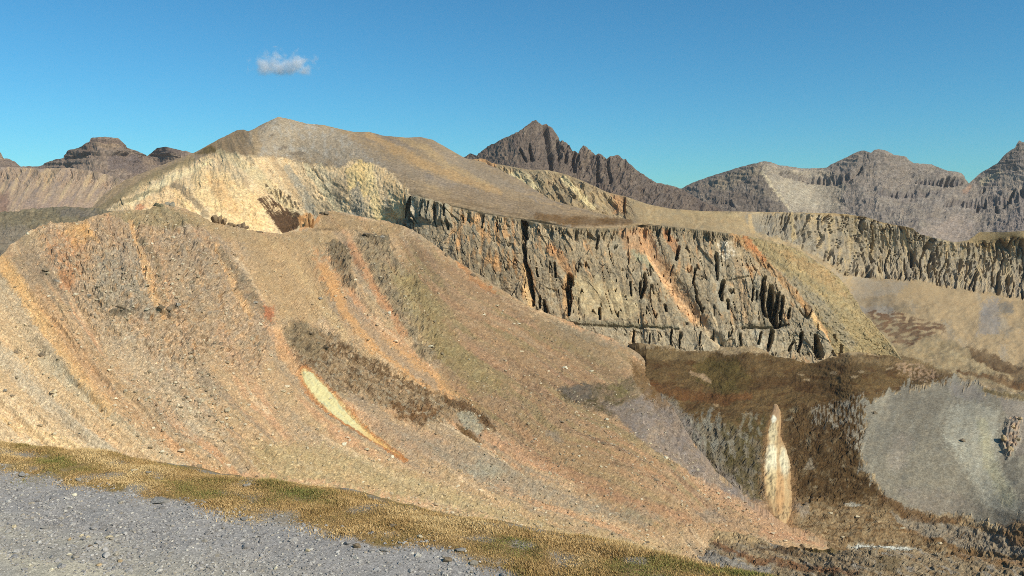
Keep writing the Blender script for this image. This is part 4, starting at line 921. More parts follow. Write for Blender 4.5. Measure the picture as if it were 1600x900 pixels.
s.paint(s.poly([(90, 360), (140, 380), (120, 450), (100, 440), (70, 400)], 14, 2) * sstep(-0.2, 0.2, fine(10, 7)), (194, 146, 102), 0.6)
s.paint(s.spot(104, 437, 9, 13, 0.9, 2.0), (190, 130, 82), 0.65)
s.paint(s.poly([(170, 332), (250, 322), (300, 332), (340, 355), (280, 358), (200, 350)], 8, 1.5), (150, 136, 100), 0.7)
s.paint(s.poly([(270, 326), (330, 345), (400, 363), (440, 368), (500, 352), (530, 380), (500, 400), (400, 385), (330, 362)], 8, 1.2), (172, 146, 106), 0.75)
s.paint(s.stroke([(204, 345, 4), (214, 380, 4), (226, 415, 6), (240, 460, 7), (256, 496, 6)], 0.6, 0.6), (206, 168, 120), 0.85)
s.paint(s.stroke([(338, 386, 3), (352, 415, 5), (370, 450, 6), (392, 490, 6)], 0.7, 0.7), (198, 162, 116), 0.8)
s.paint(s.stroke([(345, 390, 4), (368, 425, 7), (395, 465, 8), (425, 505, 6)], 0.7, 1.0), (128, 116, 94), 0.7)
s.paint(s.stroke([(218, 375, 3), (240, 400, 5), (250, 440, 4)], 0.6, 1.2), (122, 110, 86), 0.6)
for q in ((190, 490, 16, 4), (250, 488, 12, 4), (272, 482, 8, 4), (268, 492, 6, 3), (210, 482, 10, 3), (70, 428, 8, 4), (88, 438, 6, 4), (140, 465, 6, 3), (64, 550, 7, 5), (24, 548, 5, 3), (140, 376, 7, 4), (330, 540, 8, 3), (400, 540, 8, 4)):
    s.paint(s.spot(*q, 0.7, 1.2), (108, 98, 82), 0.7)
# saddle and smooth tan slope
s.paint(s.poly([(380, 375), (470, 375), (500, 410), (520, 460), (490, 500), (440, 500), (400, 440)], 14, 1.5), (182, 152, 110), 0.75)
s.paint(s.stroke([(430, 385, 6), (470, 430, 8), (500, 470, 8), (540, 530, 6)], 0.9, 1), (198, 170, 124), 0.5)
s.paint(s.poly([(500, 336), (520, 330), (570, 342), (640, 356), (600, 368), (540, 362), (500, 360)], 5, 1), (160, 134, 96), 0.8)
s.paint(s.stroke([(490, 358, 1.5), (510, 360, 2), (525, 358, 1.5)], 0.6, 0.8), (112, 92, 66), 0.7)
s.paint(s.stroke([(470, 357, 3), (485, 350, 4), (496, 342, 4)], 0.6, 0.8), (200, 146, 92), 0.75)
s.paint(s.poly([(480, 390), (530, 400), (560, 470), (540, 500), (500, 440)], 10, 1.5) * sstep(-0.2, 0.2, fine(8, 8)), (200, 146, 96), 0.65)
s.paint(s.stroke([(505, 420, 7), (540, 485, 12), (590, 535, 17), (650, 578, 19), (715, 612, 14), (760, 640, 8)], 0.6, 1.1), (202, 154, 100), 0.85)
# dark outcrops below the crest
o1 = s.poly([(508, 382), (528, 376), (545, 392), (552, 430), (556, 455), (538, 448), (520, 420)], 5, 1.2)
o2 = s.poly([(552, 366), (578, 364), (605, 372), (612, 390), (650, 440), (680, 500), (700, 560), (660, 560), (620, 500), (580, 430), (556, 392)], 9, 1.6)
s.paint(o1, (116, 104, 82), 0.85)
s.paint(o2, (136, 122, 96), 0.8)
s.paint(s.poly([(554, 366), (604, 368), (612, 378), (590, 384), (570, 376)], 4, 1.4), (108, 98, 78), 0.8)
s.paint(s.stroke([(548, 385, 5), (565, 415, 6), (590, 460, 6), (630, 520, 6)], 0.7, 1), (186, 136, 94), 0.7)
s.paint(s.stroke([(545, 470, 8), (600, 540, 10), (680, 600, 8)], 0.8, 1.2), (156, 140, 118), 0.7)
# reddish right-hand flank with olive bands
rf = s.poly([(620, 360), (700, 405), (830, 485), (985, 550), (1000, 690), (1240, 835), (1000, 830), (800, 690), (700, 600), (640, 450)], 20, 1.5)
s.paint(rf, (174, 140, 104), 0.6)
s.paint(rf * sstep(-0.1, 0.35, streak(22, 130, 9, 3)), (160, 142, 102), 0.75)
s.paint(rf * sstep(0.1, 0.45, streak(18, 110, 10, 3)), (152, 122, 94), 0.7)
s.paint(rf * sstep(0.12, 0.45, streak(22, 120, 11, 3)), (186, 146, 112), 0.6)
s.paint(s.poly([(600, 420), (650, 430), (720, 530), (800, 620), (740, 610), (660, 530)], 14, 1.6), (162, 144, 100), 0.7)
s.paint(s.poly([(830, 490), (985, 548), (1000, 580), (940, 570), (850, 510)], 7, 1.4), (160, 138, 104), 0.7)
s.paint(s.poly([(860, 500), (930, 520), (990, 545), (950, 545), (880, 520)], 5, 1.4), (150, 138, 116), 0.5)
s.paint(s.stroke([(715, 410, 3), (740, 435, 4), (770, 455, 3)], 0.7, 1), (190, 132, 80), 0.7)
s.paint(s.stroke([(960, 555, 3), (985, 572, 4), (1000, 580, 3)], 0.7, 1), (196, 166, 128), 0.6)
# dark turf and grey patch at the edge of the hollow
eg = s.poly([(868, 605), (900, 600), (940, 602), (990, 588), (1012, 600), (1012, 680), (960, 650), (905, 632), (880, 622)], 6, 1.6)
s.paint(eg, (122, 108, 86), 0.85)
s.paint(eg * sstep(-0.1, 0.3, fine(8, 12)), (92, 82, 52), 0.75)
s.paint(s.poly([(870, 606), (910, 600), (930, 615), (900, 628)], 5, 1.4), (112, 104, 94), 0.8)
s.paint(s.poly([(950, 602), (975, 598), (985, 612), (965, 622)], 4, 2.0), (128, 118, 70), 0.5)
s.paint(s.poly([(985, 560), (1010, 580), (1012, 600), (990, 592)], 5, 1.5), (120, 92, 58), 0.7)
s.paint(s.poly([(940, 625), (1012, 650), (1012, 692), (980, 668)], 5, 1.2), (142, 128, 116), 0.7)
# grey wall dropping into the hollow
gw = s.poly([(960, 640), (1000, 615), (1030, 590), (1060, 650), (1090, 700), (1130, 750), (1200, 808), (1225, 828), (1130, 772), (1050, 720), (1000, 690)], 6, 1.2)
s.paint(gw, (140, 128, 118), 0.85)
s.paint(gw * sstep(0.0, 0.4, fine(14, 18)), (128, 114, 98), 0.6)
s.paint(s.poly([(985, 560), (1005, 562), (1030, 592), (1050, 640), (1010, 620), (990, 600)], 6, 1.4), (116, 90, 56), 0.85)
# brown patch
bp = s.poly([(440, 508), (470, 500), (520, 520), (570, 552), (620, 590), (680, 612), (725, 620), (760, 645), (778, 668), (760, 676), (740, 668), (700, 655), (655, 668), (610, 640), (560, 618), (520, 610), (480, 580), (452, 556)], 11, 2.4)
s.paint(bp, (148, 126, 96), 0.8)
da, db = X * 0.78 + Y * 0.62, Y * 0.78 - X * 0.62
s.paint(bp * sstep(-0.15, 0.2, fbm(da / 22, db / 6, 4, 340)), (116, 94, 66), 0.55)
s.paint(bp * sstep(0.1, 0.3, fbm(da / 12, db / 5, 4, 350)), (154, 142, 118), 0.8)
s.paint(bp * sstep(0.15, 0.35, fbm(da / 20 + 9, db / 4, 4, 351)), (90, 68, 46), 0.8)
s.paint(s.poly([(440, 508), (480, 502), (510, 530), (500, 560), (470, 555), (450, 540)], 7, 1.2), (136, 120, 92), 0.7)
s.paint(s.stroke([(520, 540, 5), (570, 565, 9), (630, 598, 9), (690, 618, 7)], 0.8, 1.4) * sstep(-0.2, 0.1, fine(8, 15)), (98, 74, 48), 0.85)
s.paint(s.poly([(605, 630), (650, 625), (690, 640), (660, 665), (625, 655)], 6, 1.5) * sstep(-0.3, 0.1, fine(9, 16)), (112, 80, 48), 0.8)
s.paint(s.stroke([(700, 622, 5), (735, 636, 6), (765, 662, 4), (776, 671, 2)], 0.6, 1), (100, 76, 50), 0.9)
s.paint(s.stroke([(712, 664, 1.5), (730, 675, 4), (752, 690, 2)], 0.5, 0.6), (102, 78, 48), 0.9)
s.paint(s.poly([(712, 645), (735, 640), (755, 668), (748, 680), (725, 665)], 4, 1.2), (158, 152, 130), 0.85)
s.paint(s.poly([(540, 610), (620, 660), (700, 680), (760, 705), (720, 730), (640, 710), (590, 680)], 12, 1.5), (160, 138, 112), 0.7)
for q in ((482, 543, 4, 3), (508, 547, 5, 2), (484, 525, 3, 2), (522, 527, 4, 2), (565, 623, 3, 2), (455, 570, 5, 4), (475, 575, 8, 3), (460, 530, 5, 4)):
    s.paint(s.spot(*q, 0.6, 1), (84, 72, 56), 0.8)
# yellow chute with a rusty rim
ye = [(474, 582, 4), (484, 594, 9), (500, 612, 10), (520, 632, 9), (540, 648, 7.5), (560, 664, 5), (580, 678, 3.4), (605, 693, 2), (636, 714, 1)]
s.paint(s.stroke([(a - 2, b + 1, c + 4.5) for a, b, c in ye], 0.4, 0.35), (184, 122, 66), 0.8)
s.paint(s.stroke(ye, 0.25, 0.3), (200, 172, 118), 0.97)
s.paint(s.stroke([(484, 590, 3), (500, 610, 4), (520, 630, 3)], 0.5, 0.4), (206, 206, 164), 0.8)
s.paint(s.stroke([(560, 664, 3), (590, 684, 2.4), (612, 698, 1.6)], 0.5, 0.3), (222, 176, 104), 0.8)
s.paint(s.poly([(412, 478), (424, 480), (430, 492), (424, 504), (414, 496)], 5, 1.6), (176, 108, 70), 0.85)
s.paint(s.poly([(426, 508), (440, 506), (442, 525), (432, 530)], 3, 0.6), (216, 178, 132), 0.85)
s.paint(s.stroke([(432, 520, 6), (445, 555, 7), (470, 590, 4)], 0.8, 0.8), (202, 156, 108), 0.7)
# lower bands
s.paint(s.poly([(380, 690), (520, 700), (700, 760), (900, 830), (1060, 860), (1000, 900), (700, 860), (420, 770)], 20, 1.8), (176, 156, 112), 0.7)
s.paint(s.poly([(620, 680), (760, 710), (900, 770), (1010, 815), (900, 800), (740, 750)], 14, 1.6), (154, 140, 118), 0.75)
s.paint(s.stroke([(760, 680, 7), (830, 715, 11), (910, 750, 12), (1000, 790, 10), (1070, 815, 7)], 0.9, 2.0), (186, 142, 106), 0.65)
s.paint(s.poly([(800, 640), (900, 690), (1000, 760), (1100, 800), (1000, 780), (880, 720)], 12, 1.6), (178, 150, 110), 0.6)
s.paint(s.poly([(850, 672), (870, 672), (885, 690), (865, 695)], 5, 1.6), (144, 136, 122), 0.55)
s.paint(s.poly([(950, 800), (1000, 795), (1040, 812), (1000, 822)], 8, 1.8), (154, 146, 124), 0.5)
s.paint(s.poly([(1080, 795), (1120, 800), (1140, 815), (1100, 818)], 6, 1.2), (146, 136, 120), 0.6)
s.paint(s.poly([(720, 720), (780, 730), (790, 745), (740, 745)], 6, 1.2), (156, 152, 132), 0.6)
s.paint(s.stroke([(300, 735, 8), (360, 742, 7), (430, 745, 6), (520, 757, 6), (610, 775, 5), (680, 790, 5)], 0.8, 1.2) * sstep(-0.4, 0.3, fine(9, 19)), (208, 162, 122), 0.6)
s.paint(s.stroke([(400, 760, 9), (520, 775, 10), (640, 800, 9)], 0.7, 1), (170, 154, 118), 0.7)
s.paint(s.stroke([(640, 780, 8), (720, 800, 9), (800, 830, 12), (900, 850, 9)], 0.9, 1.4) * sstep(-0.3, 0.2, fine(7, 17)), (208, 172, 134), 0.65)
s.paint(s.stroke([(1060, 735, 5), (1130, 778, 9), (1200, 815, 10), (1250, 838, 8)], 0.8, 1.2), (196, 156, 118), 0.7)
s.paint(s.stroke([(1190, 832, 5), (1240, 842, 5), (1290, 852, 4)], 0.9, 2.0), (186, 140, 106), 0.6)
s.paint(s.poly([(1010, 838), (1040, 846), (1020, 870), (980, 862)], 6, 1), (192, 166, 122), 0.5)
# relief
s.dis = 2.6 * streak(30, 240, 20, 4) * sstep(0, 30, h) + 0.45 * fbm(S / 8, Y / 60, 4, 341) + 0.2 * fbm(X / 3.2, Y / 2.8, 2, 342)
s.dis += np.clip(rk, 0, 1) * (0.9 * fbm(X / 12, Y / 10, 4, 343) + 0.25 * np.abs(fbm(X / 5, Y / 4, 2, 344)))
s.dis += crags(s, 1.5, 12, 9, 352) * np.clip(rk + o1 + o2 + 0.3 * rf, 0, 1) + crags(s, 0.35, 5, 4, 362)
f1, fid = cells(X / 6.5, Y / 5.5, 345)
rocky = np.clip(rk * 0.8 + o1 + o2 * 0.8, 0, 1)
s.dis += rocky * sstep(0.4, 0.15, f1) * sstep(0.78, 0.95, fid) * 1.3
s.dis += o1 * 2.2 * ridged(X / 9, Y / 14, 3, 346) + o2 * 1.3 * ridged(X / 10, Y / 16, 3, 347)
s.dis -= 0.9 * s.stroke([(204, 345, 5), (226, 415, 7), (256, 496, 6)], 0.8, 0.5) + 0.9 * s.stroke([(338, 386, 4), (370, 450, 6), (392, 490, 6)], 0.8, 0.5)
s.dis -= 0.8 * s.stroke(ye, 0.6, 0.3)
s.dis += bp * (0.8 * fbm(X / 6, Y / 5, 3, 348) + crags(s, 0.8, 7, 5, 349))
for q in ((190, 489, 14, 3), (252, 487, 11, 3), (270, 482, 6, 3), (70, 427, 7, 3), (484, 524, 4, 2), (508, 546, 5, 2)):
    s.dis += 1.8 * s.spot(*q, 0.6, 1.0)
# loose stone colour: pale and dark flecks, denser where the rubble is
dens = np.clip(0.35 + 0.5 * rk + 0.35 * s.stroke([(230, 560, 30), (310, 660, 40), (380, 700, 30)], 0.9, 1) + 0.3 * rf, 0, 1)
f2, id2 = cells(X / 3.6, Y / 3.0, 349)
pale = sstep(0.42, 0.2, f2) * (id2 > 1 - 0.22 * dens)
dark = sstep(0.45, 0.2, f2) * (id2 < 0.16 * dens)
s.col *= (1 + 0.42 * pale - 0.34 * dark)[..., None]
fanl = s.poly([(-280, 520), (0, 430), (70, 520), (160, 610), (300, 720), (330, 900), (-280, 900)], 26, 2)
band = s.stroke([(505, 420, 9), (540, 485, 14), (590, 535, 19), (650, 578, 21), (715, 612, 16), (760, 640, 8)], 0.6, 1.0)
sad = s.poly([(380, 370), (470, 370), (510, 420), (530, 470), (480, 500), (420, 480), (390, 430)], 12, 1.4)
s.stone = np.clip(0.75 + 0.35 * rk + 0.2 * o2 - 0.45 * fanl - 0.5 * band - 0.45 * sad + 0.3 * fbm(X / 40, Y / 30, 3, 353), 0.12, 1)
# tone of the rock waste: darker on the grey-red flank than on the fans at the left
s.col *= (1.10 - 0.26 * sstep(0.1, 0.9, rf) * sstep(1150, 900, X) - 0.05 * sstep(500, 900, X))[..., None]
speckle(s, 0.15, 50, 0.9)
SCREE = s
s.build('scree_slope', rock_material('scree_rubble', 0.42, 0.28, 0.5, 0.95, 0.34), 160, 0.5, flatten=25, gain=(1.0, 0.985, 1.02), label='great tan and orange scree slope across the middle')
# ------------------------------------------------------------------ gravel road and grass verge at the viewer's feet
def on_ground(px, py, z=0.0):
    a, e = ray(px, py)
    d = (z - CAMZ) / e
    return np.stack([a * d, d], -1)
edge_px = np.array([(-420, 662), (-200, 682), (0, 703), (150, 717), (250, 735), (370, 757), (500, 776), (640, 806), (760, 830), (900, 855), (1000, 874), (1120, 900), (1300, 945), (1500, 1010)], float)
verge_px = np.array([(-420, 690), (-200, 715), (0, 738), (60, 748), (150, 762), (250, 782), (330, 796), (430, 815), (540, 838), (640, 856), (700, 868), (755, 890), (900, 935), (1100, 1010)], float)
EDGE, VERGE = on_ground(edge_px[:, 0], edge_px[:, 1]), on_ground(verge_px[:, 0], verge_px[:, 1])
# signed distance across: measured along the direction square to the edge line
e0, e1 = EDGE[2], EDGE[11]
along = (e1 - e0) / np.linalg.norm(e1 - e0)
outw = np.array([-along[1], along[0]])
outw = outw if outw[1] > 0 else -outw
def uv(p):
    return p @ along, p @ outw
eu, ev = uv(EDGE); o = np.argsort(eu); eu, ev = eu[o], ev[o]
vu, vv = uv(VERGE); o = np.argsort(vu); vu, vv = vu[o], vv[o]
def edge_v(u): return np.interp(u, eu, ev) + 0.04 * fbm(u * 1.7, u * 0, 3, 401)
def verge_v(u): return np.interp(u, vu, vv) + 0.07 * fbm(u * 1.3, u * 0, 3, 402) + 0.03 * noise(u * 7, u * 0, 403)
def near_z(u, v):
    d = v - edge_v(u)                              # >0 beyond the edge
    z = 0.035 * fbm(u / 1.3, v / 1.3, 3, 404) + 0.010 * fbm(u * 2.5, v * 2.5, 3, 405)
    g = sstep(-0.15, 0.15, v - verge_v(u))
    z = z + 0.03 * g + g * 0.035 * fbm(u * 2.2, v * 3, 3, 406)
    z = z - 0.035 * sstep(0.5, 0.0, np.abs(v - (verge_v(u) - 2.1))) * (1 - g)      # wheel track
    k = np.maximum(d + 0.12, 0)
    drop = np.where(k < 1.0, 0.42 * k * k, 0.42 + 0.84 * (k - 1.0))
    far = np.maximum(k - 6, 0)
    drop = drop - 0.17 * far * sstep(0, 10, far) 
    return z - drop
us = np.concatenate([np.linspace(-16, -7.2, 40), np.linspace(-7.15, 4.5, 330), np.linspace(4.6, 14, 40)])
ev0 = np.interp(us, eu, ev)
rel = np.concatenate([-np.geomspace(6.5, 2.6, 18), np.linspace(-2.55, 0.5, 100), 0.5 + np.geomspace(0.03, 150, 60)])
U = np.repeat(us[None, :], len(rel), 0); Vv = ev0[None, :] + rel[:, None]
Z = near_z(U, Vv)
xy = U[..., None] * along + Vv[..., None] * outw
PN = np.concatenate([xy, Z[..., None]], -1)
g = sstep(-0.05, 0.06, Vv - verge_v(U) + 0.16 * fbm(U * 2.4, Vv * 3.0, 4, 407))
far = sstep(0.3, 3.0, Vv - edge_v(U))
colN = np.zeros(U.shape + (3,))
colN[:] = lin(176, 171, 168)
def mix(mask, rgb, amt=1.0):
    global colN
    m = np.clip(mask * amt, 0, 1)[..., None]
    colN = colN * (1 - m) + lin(*rgb) * m
mix(sstep(-0.2, 0.4, fbm(U * 1.5, Vv * 2.0, 4, 408)), (163, 158, 156), 0.6)
trk = sstep(-0.6, -1.25, Vv - verge_v(U) + 0.3 * fbm(U * 0.6, Vv * 1.0, 3, 409))
mix(trk, (192, 184, 168), 0.65)
mix(trk * sstep(-0.1, 0.35, fbm(U * 0.5, Vv * 2.6, 3, 410)), (208, 198, 176), 0.75)
mix(sstep(0.1, 0.4, fbm(U * 9, Vv * 9, 3, 411)), (140, 135, 130), 0.35)
mix(g, (158, 130, 84), 0.95)
mix(g * sstep(0.0, 0.4, fbm(U * 2, Vv * 2.5, 3, 412)), (136, 118, 66), 0.6)
mix(g * sstep(0.12, 0.3, -fbm(U * 2.1 + 9, Vv * 3.4, 3, 422)), (160, 154, 146), 0.8)
mix(far, (168, 148, 116), 0.9)
o = grid_mesh('road', PN, colN, rock_material('road_gravel', 0.012, 0.3, 0.8, 0.95, 0.25))
o['kind'] = 'structure'; o['label'] = 'grey gravel road and its verge in the foreground'
# ------------------------------------------------------------------ stones, grass, boulders
def ico(sub):
    t = (1 + 5 ** 0.5) / 2
    v = [(-1, t, 0), (1, t, 0), (-1, -t, 0), (1, -t, 0), (0, -1, t), (0, 1, t), (0, -1, -t), (0, 1, -t), (t, 0, -1), (t, 0, 1), (-t, 0, -1), (-t, 0, 1)]
    f = [(0, 11, 5), (0, 5, 1), (0, 1, 7), (0, 7, 10), (0, 10, 11), (1, 5, 9), (5, 11, 4), (11, 10, 2), (10, 7, 6), (7, 1, 8), (3, 9, 4), (3, 4, 2), (3, 2, 6), (3, 6, 8), (3, 8, 9), (4, 9, 5), (2, 4, 11), (6, 2, 10), (8, 6, 7), (9, 8, 1)]
    v = [np.array(q) / np.linalg.norm(q) for q in v]
    for _ in range(sub):
        cache, nf = {}, []
        def mid(a, b):
            k = (min(a, b), max(a, b))
            if k not in cache:
                m = v[a] + v[b]; v.append(m / np.linalg.norm(m)); cache[k] = len(v) - 1
            return cache[k]
        for a, b, c in f:
            ab, bc, ca = mid(a, b), mid(b, c), mid(c, a)
            nf += [(a, ab, ca), (b, bc, ab), (c, ca, bc), (ab, bc, ca)]
        f = nf
    return np.array(v), np.array(f)

def chipped(sub, r, cuts=9, rough=0.12):
    """an angular stone: a ball with flats cut off it"""
    v, f = ico(sub)
    v = v * (1 + rough * r.standard_normal((len(v), 1)))
    for _ in range(cuts):
        n = r.standard_normal(3); n /= np.linalg.norm(n)
        lim = r.uniform(0.45, 0.85)
        d = v @ n
        v = v - np.where(d > lim, d - lim, 0)[:, None] * n
    v = v * np.array([r.uniform(0.8, 1.3), r.uniform(0.7, 1.1), r.uniform(0.5, 0.8)])
    return v, f

def rot_z(n, r):
    a = r.uniform(0, 2 * np.pi, n); t = r.normal(0, 0.3, n)
    c, s_ = np.cos(a), np.sin(a); ct, st = np.cos(t), np.sin(t)
    R = np.zeros((n, 3, 3))
    R[:, 0, 0] = c; R[:, 0, 1] = -s_ * ct; R[:, 0, 2] = s_ * st
    R[:, 1, 0] = s_; R[:, 1, 1] = c * ct; R[:, 1, 2] = -c * st
    R[:, 2, 1] = st; R[:, 2, 2] = ct
    return R

def scatter(name, pos, size, col, material, sub=0, variants=10, seed=1, cuts=6):
    r = np.random.default_rng(seed)
    vs, fs, cs = [], [], []; off = 0
    pick = r.integers(0, variants, len(pos)); R = rot_z(len(pos), r)
    for k in range(variants):
        v, f = chipped(sub, r, cuts)
        m = np.where(pick == k)[0]
        if not len(m): continue
        V = np.einsum('nij,vj->nvi', R[m], v) * size[m][:, None, None] + pos[m][:, None, :]
        vs.append(V.reshape(-1, 3))
        fs.append((f[None] + (np.arange(len(m)) * len(v))[:, None, None]).reshape(-1, 3) + off)
        cs.append(np.repeat(col[m], len(v), 0)); off += len(m) * len(v)
    o = mesh_from(name, np.concatenate(vs), np.concatenate(fs), material, np.concatenate(cs))
    o['kind'] = 'stuff'
    return o

def world_near(u, v):
    p = u[:, None] * along + v[:, None] * outw
    return np.concatenate([p, near_z(u, v)[:, None]], 1)

# --- gravel on the road
U_LO, U_HI = uv(on_ground(np.array([-60.0]), np.array([697.0])))[0][0] - 0.6, uv(on_ground(np.array([1180.0]), np.array([915.0])))[0][0] + 0.6
r = np.random.default_rng(11)
M_STONE = rock_material('loose_stone', 0.015, 0.25, 0.5)
def gravel(n, smin, smax, seed, power):
    r = np.random.default_rng(seed)
    u = r.uniform(U_LO, U_HI, n); off = -2.9 * r.random(n) ** 0.8 + 0.12 * r.standard_normal(n) + 0.1
    v = verge_v(u) + off
    clump = noise(u * 1.4, v * 1.8, 420) * 0.5 + 0.5
    t = sstep(-0.9, -1.6, off)                     # the wheel track is worn finer
    keep = r.random(n) < np.clip((1.15 - 0.85 * t) * (0.35 + 0.9 * clump), 0, 1) * np.where(off > 0, np.exp(-(off / 0.12) ** 2), 1)
    u, v = u[keep], v[keep]
    sz = smin + (smax - smin) * r.random(len(u)) ** power
    p = world_near(u, v); p[:, 2] += sz * 0.08
    base = np.array([lin(172, 168, 166), lin(160, 156, 155), lin(184, 180, 176), lin(144, 140, 139), lin(206, 200, 190), lin(178, 168, 154)])
    c = base[r.choice(6, len(u), p=[0.34, 0.26, 0.2, 0.1, 0.05, 0.05])] * r.lognormal(0, 0.1, (len(u), 1))
    return p, sz, c
a = gravel(30000, 0.006, 0.019, 12, 1.5)
scatter('gravel', *a, M_STONE, 0, 14, 13)['label'] = 'fine grey gravel covering the road'
a = gravel(3000, 0.014, 0.032, 14, 2.8)
scatter('coarse_gravel', *a, M_STONE, 1, 14, 15, 12)['label'] = 'coarser grey pebbles strewn over the road'

a = gravel(500, 0.024, 0.042, 16, 2.2)
scatter('pebbles', *a, M_STONE, 1, 14, 17, 12)['label'] = 'egg-sized grey stones scattered over the gravel'
# --- grass: short alpine tussocks on the verge
def grass():
    r = np.random.default_rng(21)
    n = 17000
    u = r.uniform(U_LO, U_HI, n)
    ve, ed = verge_v(u), edge_v(u)
    t = r.uniform(-0.25, 1.3, n)
    v = ve + (ed - ve) * t
    bare = fbm(u * 2.1 + 9, v * 3.4, 3, 422)
    ok = r.random(n) < sstep(-0.12, 0.2, t + 0.3 * fbm(u * 2.6, v * 3.4, 3, 421)) * sstep(-0.5, -0.15, bare)
    u, v, t = u[ok], v[ok], t[ok]
    hue = 1.5 * fbm(u * 1.1, v * 2.6, 4, 423)
    nb = r.integers(14, 24, len(u))
    ti = np.repeat(np.arange(len(u)), nb); m = len(ti)
    g2 = hue[ti] + 0.10 * r.standard_normal(m)
    cols = np.array([lin(204, 176, 126), lin(186, 154, 102), lin(168, 136, 88), lin(148, 132, 78), lin(116, 118, 62)])
    k = np.clip((g2 + 0.4) * 4, 0, 3.999); i = k.astype(int); fr = (k - i)[:, None]
    c = cols[i] * (1 - fr) + cols[i + 1] * fr
    c = c * 1.42 * r.lognormal(0, 0.12, (m, 1))
    sp = 0.055
    bu = u[ti] + sp * r.standard_normal(m); bv = v[ti] + sp * r.standard_normal(m)
    tall = sstep(0.1, 0.6, noise(bu * 2, bv * 2, 424))
    hgt = r.uniform(0.008, 0.022, m) * (0.8 + 1.0 * tall) * np.where(t[ti] > 0.88, 1.5, 1.0)
    base = world_near(bu, bv); base[:, 2] -= 0.004
    a = r.uniform(0, 2 * np.pi, m); lean = r.uniform(0.2, 1.3, m) * hgt
    d = np.stack([np.cos(a), np.sin(a), 0 * a], 1); b = a + r.uniform(0.6, 2.5, m)
    sd = np.stack([np.cos(b), np.sin(b), 0 * a], 1)
    wd = r.uniform(0.0022, 0.0048, m)[:, None]
    V = np.stack([base - sd * wd, base + sd * wd, base + d * lean[:, None] + np.array([0, 0, 1.0]) * hgt[:, None]], 1).reshape(-1, 3)
    mat = rock_material('grass_blade', 0.01, 0.12, 0.0, 0.8)
    o = mesh_from('grass', V, np.arange(m * 3).reshape(-1, 3), mat, np.repeat(c, 3, 0))
    o['kind'] = 'stuff'; o['label'] = 'short golden and green grass along the road edge'
grass()

# --- rubble lying on the scree
def scree_points(xs, ys, s=None):
    """world points of the scree surface seen at these places"""
    s = s or SCREE
    j = np.clip(np.round((xs - s.X[0, 0]) / (s.X[0, 1] - s.X[0, 0])).astype(int), 0, s.X.shape[1] - 1)
    t = (ys - s.top[j]) / (s.bot[j] - s.top[j])
    nr = s.X.shape[0] - (13 if s is SCREE else 1)
    i = np.round(t * nr).astype(int)
    ok = (i > 2) & (i <= nr)
    i = np.clip(i, 0, s.X.shape[0] - 1)
    return (s.P + s.N * s.dis[..., None])[i, j], s.col[i, j], ok
def rubble():
    r = np.random.default_rng(31)
    n = 62000
    x = r.uniform(-120, 1290, n); y = r.uniform(325, 930, n)
    d = 0.10 + 0.9 * np.exp(-(((x - 305) / 75) ** 2 + ((y - 630) / 75) ** 2)) + 0.7 * np.exp(-(((x - 235) / 110) ** 2 + ((y - 430) / 70) ** 2)) + 0.5 * np.exp(-(((x - 620) / 70) ** 2 + ((y - 450) / 80) ** 2))
    d += 0.7 * np.exp(-((y - (0.6 * (x - 870) + 625)) / 26) ** 2) * (x > 860) + 0.45 * np.exp(-((y - (0.22 * (x - 600) + 770)) / 22) ** 2) * (x > 560) + 0.25 * sstep(700, 800, x)
    d *= 0.45 + 0.9 * sstep(-0.3, 0.4, fbm(x / 30, y / 24, 3, 425))
    k = r.random(n) < d
    x, y = x[k], y[k]
    p, c0, ok = scree_points(x, y)
    p, c0 = p[ok], c0[ok]; m = len(p)
    sz = 0.16 + 0.75 * r.random(m) ** 4.5
    big = r.random(m) < 0.035
    sz[big] = r.uniform(0.55, 1.25, big.sum())
    pal = np.array([lin(236, 222, 194), lin(210, 194, 164), lin(176, 160, 136), lin(150, 138, 118), lin(120, 108, 92)])
    c = pal[r.choice(5, m, p=[0.26, 0.28, 0.26, 0.14, 0.06])] * 0.65 + c0 * 0.35
    p[:, 2] += sz * 0.2
    scatter('rubble', p, sz, c * r.lognormal(0, 0.1, (m, 1)), rock_material('rubble_rock', 0.5, 0.2, 0.0), 0, 12, 33)['label'] = 'small rubble strewn over the scree slope'
rubble()
# ------------------------------------------------------------------ single boulders, outcrops and stones
M_BOULDER = rock_material('boulder_rock', 0.4, 0.25, 0.5)
M_COBBLE = rock_material('cobble_rock', 0.02, 0.25, 0.5)
PALE, WHITE, TAN, GREY, DARK, RUST, BLUE = (206, 190, 158), (232, 222, 196), (194, 168, 130), (164, 156, 144), (138, 122, 102), (178, 126, 88), (150, 146, 142)
def stone_mesh(name, loc, size, rgb, seed, shape=(1, 1, 1), material=None, sub=2):
    r = np.random.default_rng(seed)
    v, f = chipped(sub, r, 18, 0.05)
    v = v / np.abs(v).max(0) * np.array(shape) * size
    c = np.array(lin(*rgb)) * (0.9 + 0.2 * r.random((len(v), 1)))
    o = mesh_from(name, v, f, material or M_BOULDER, c)
    o.location = loc
    o.rotation_euler = (0, 0, r.uniform(-0.5, 0.5))
    return o
def surface_at(x, y, name='scree'):
    p, c, ok = scree_points(np.array([float(x)]), np.array([float(y)]))
    return p[0]
def tag(o, label, cat, group=None):
    o['label'] = label; o['category'] = cat
    if group: o['group'] = group
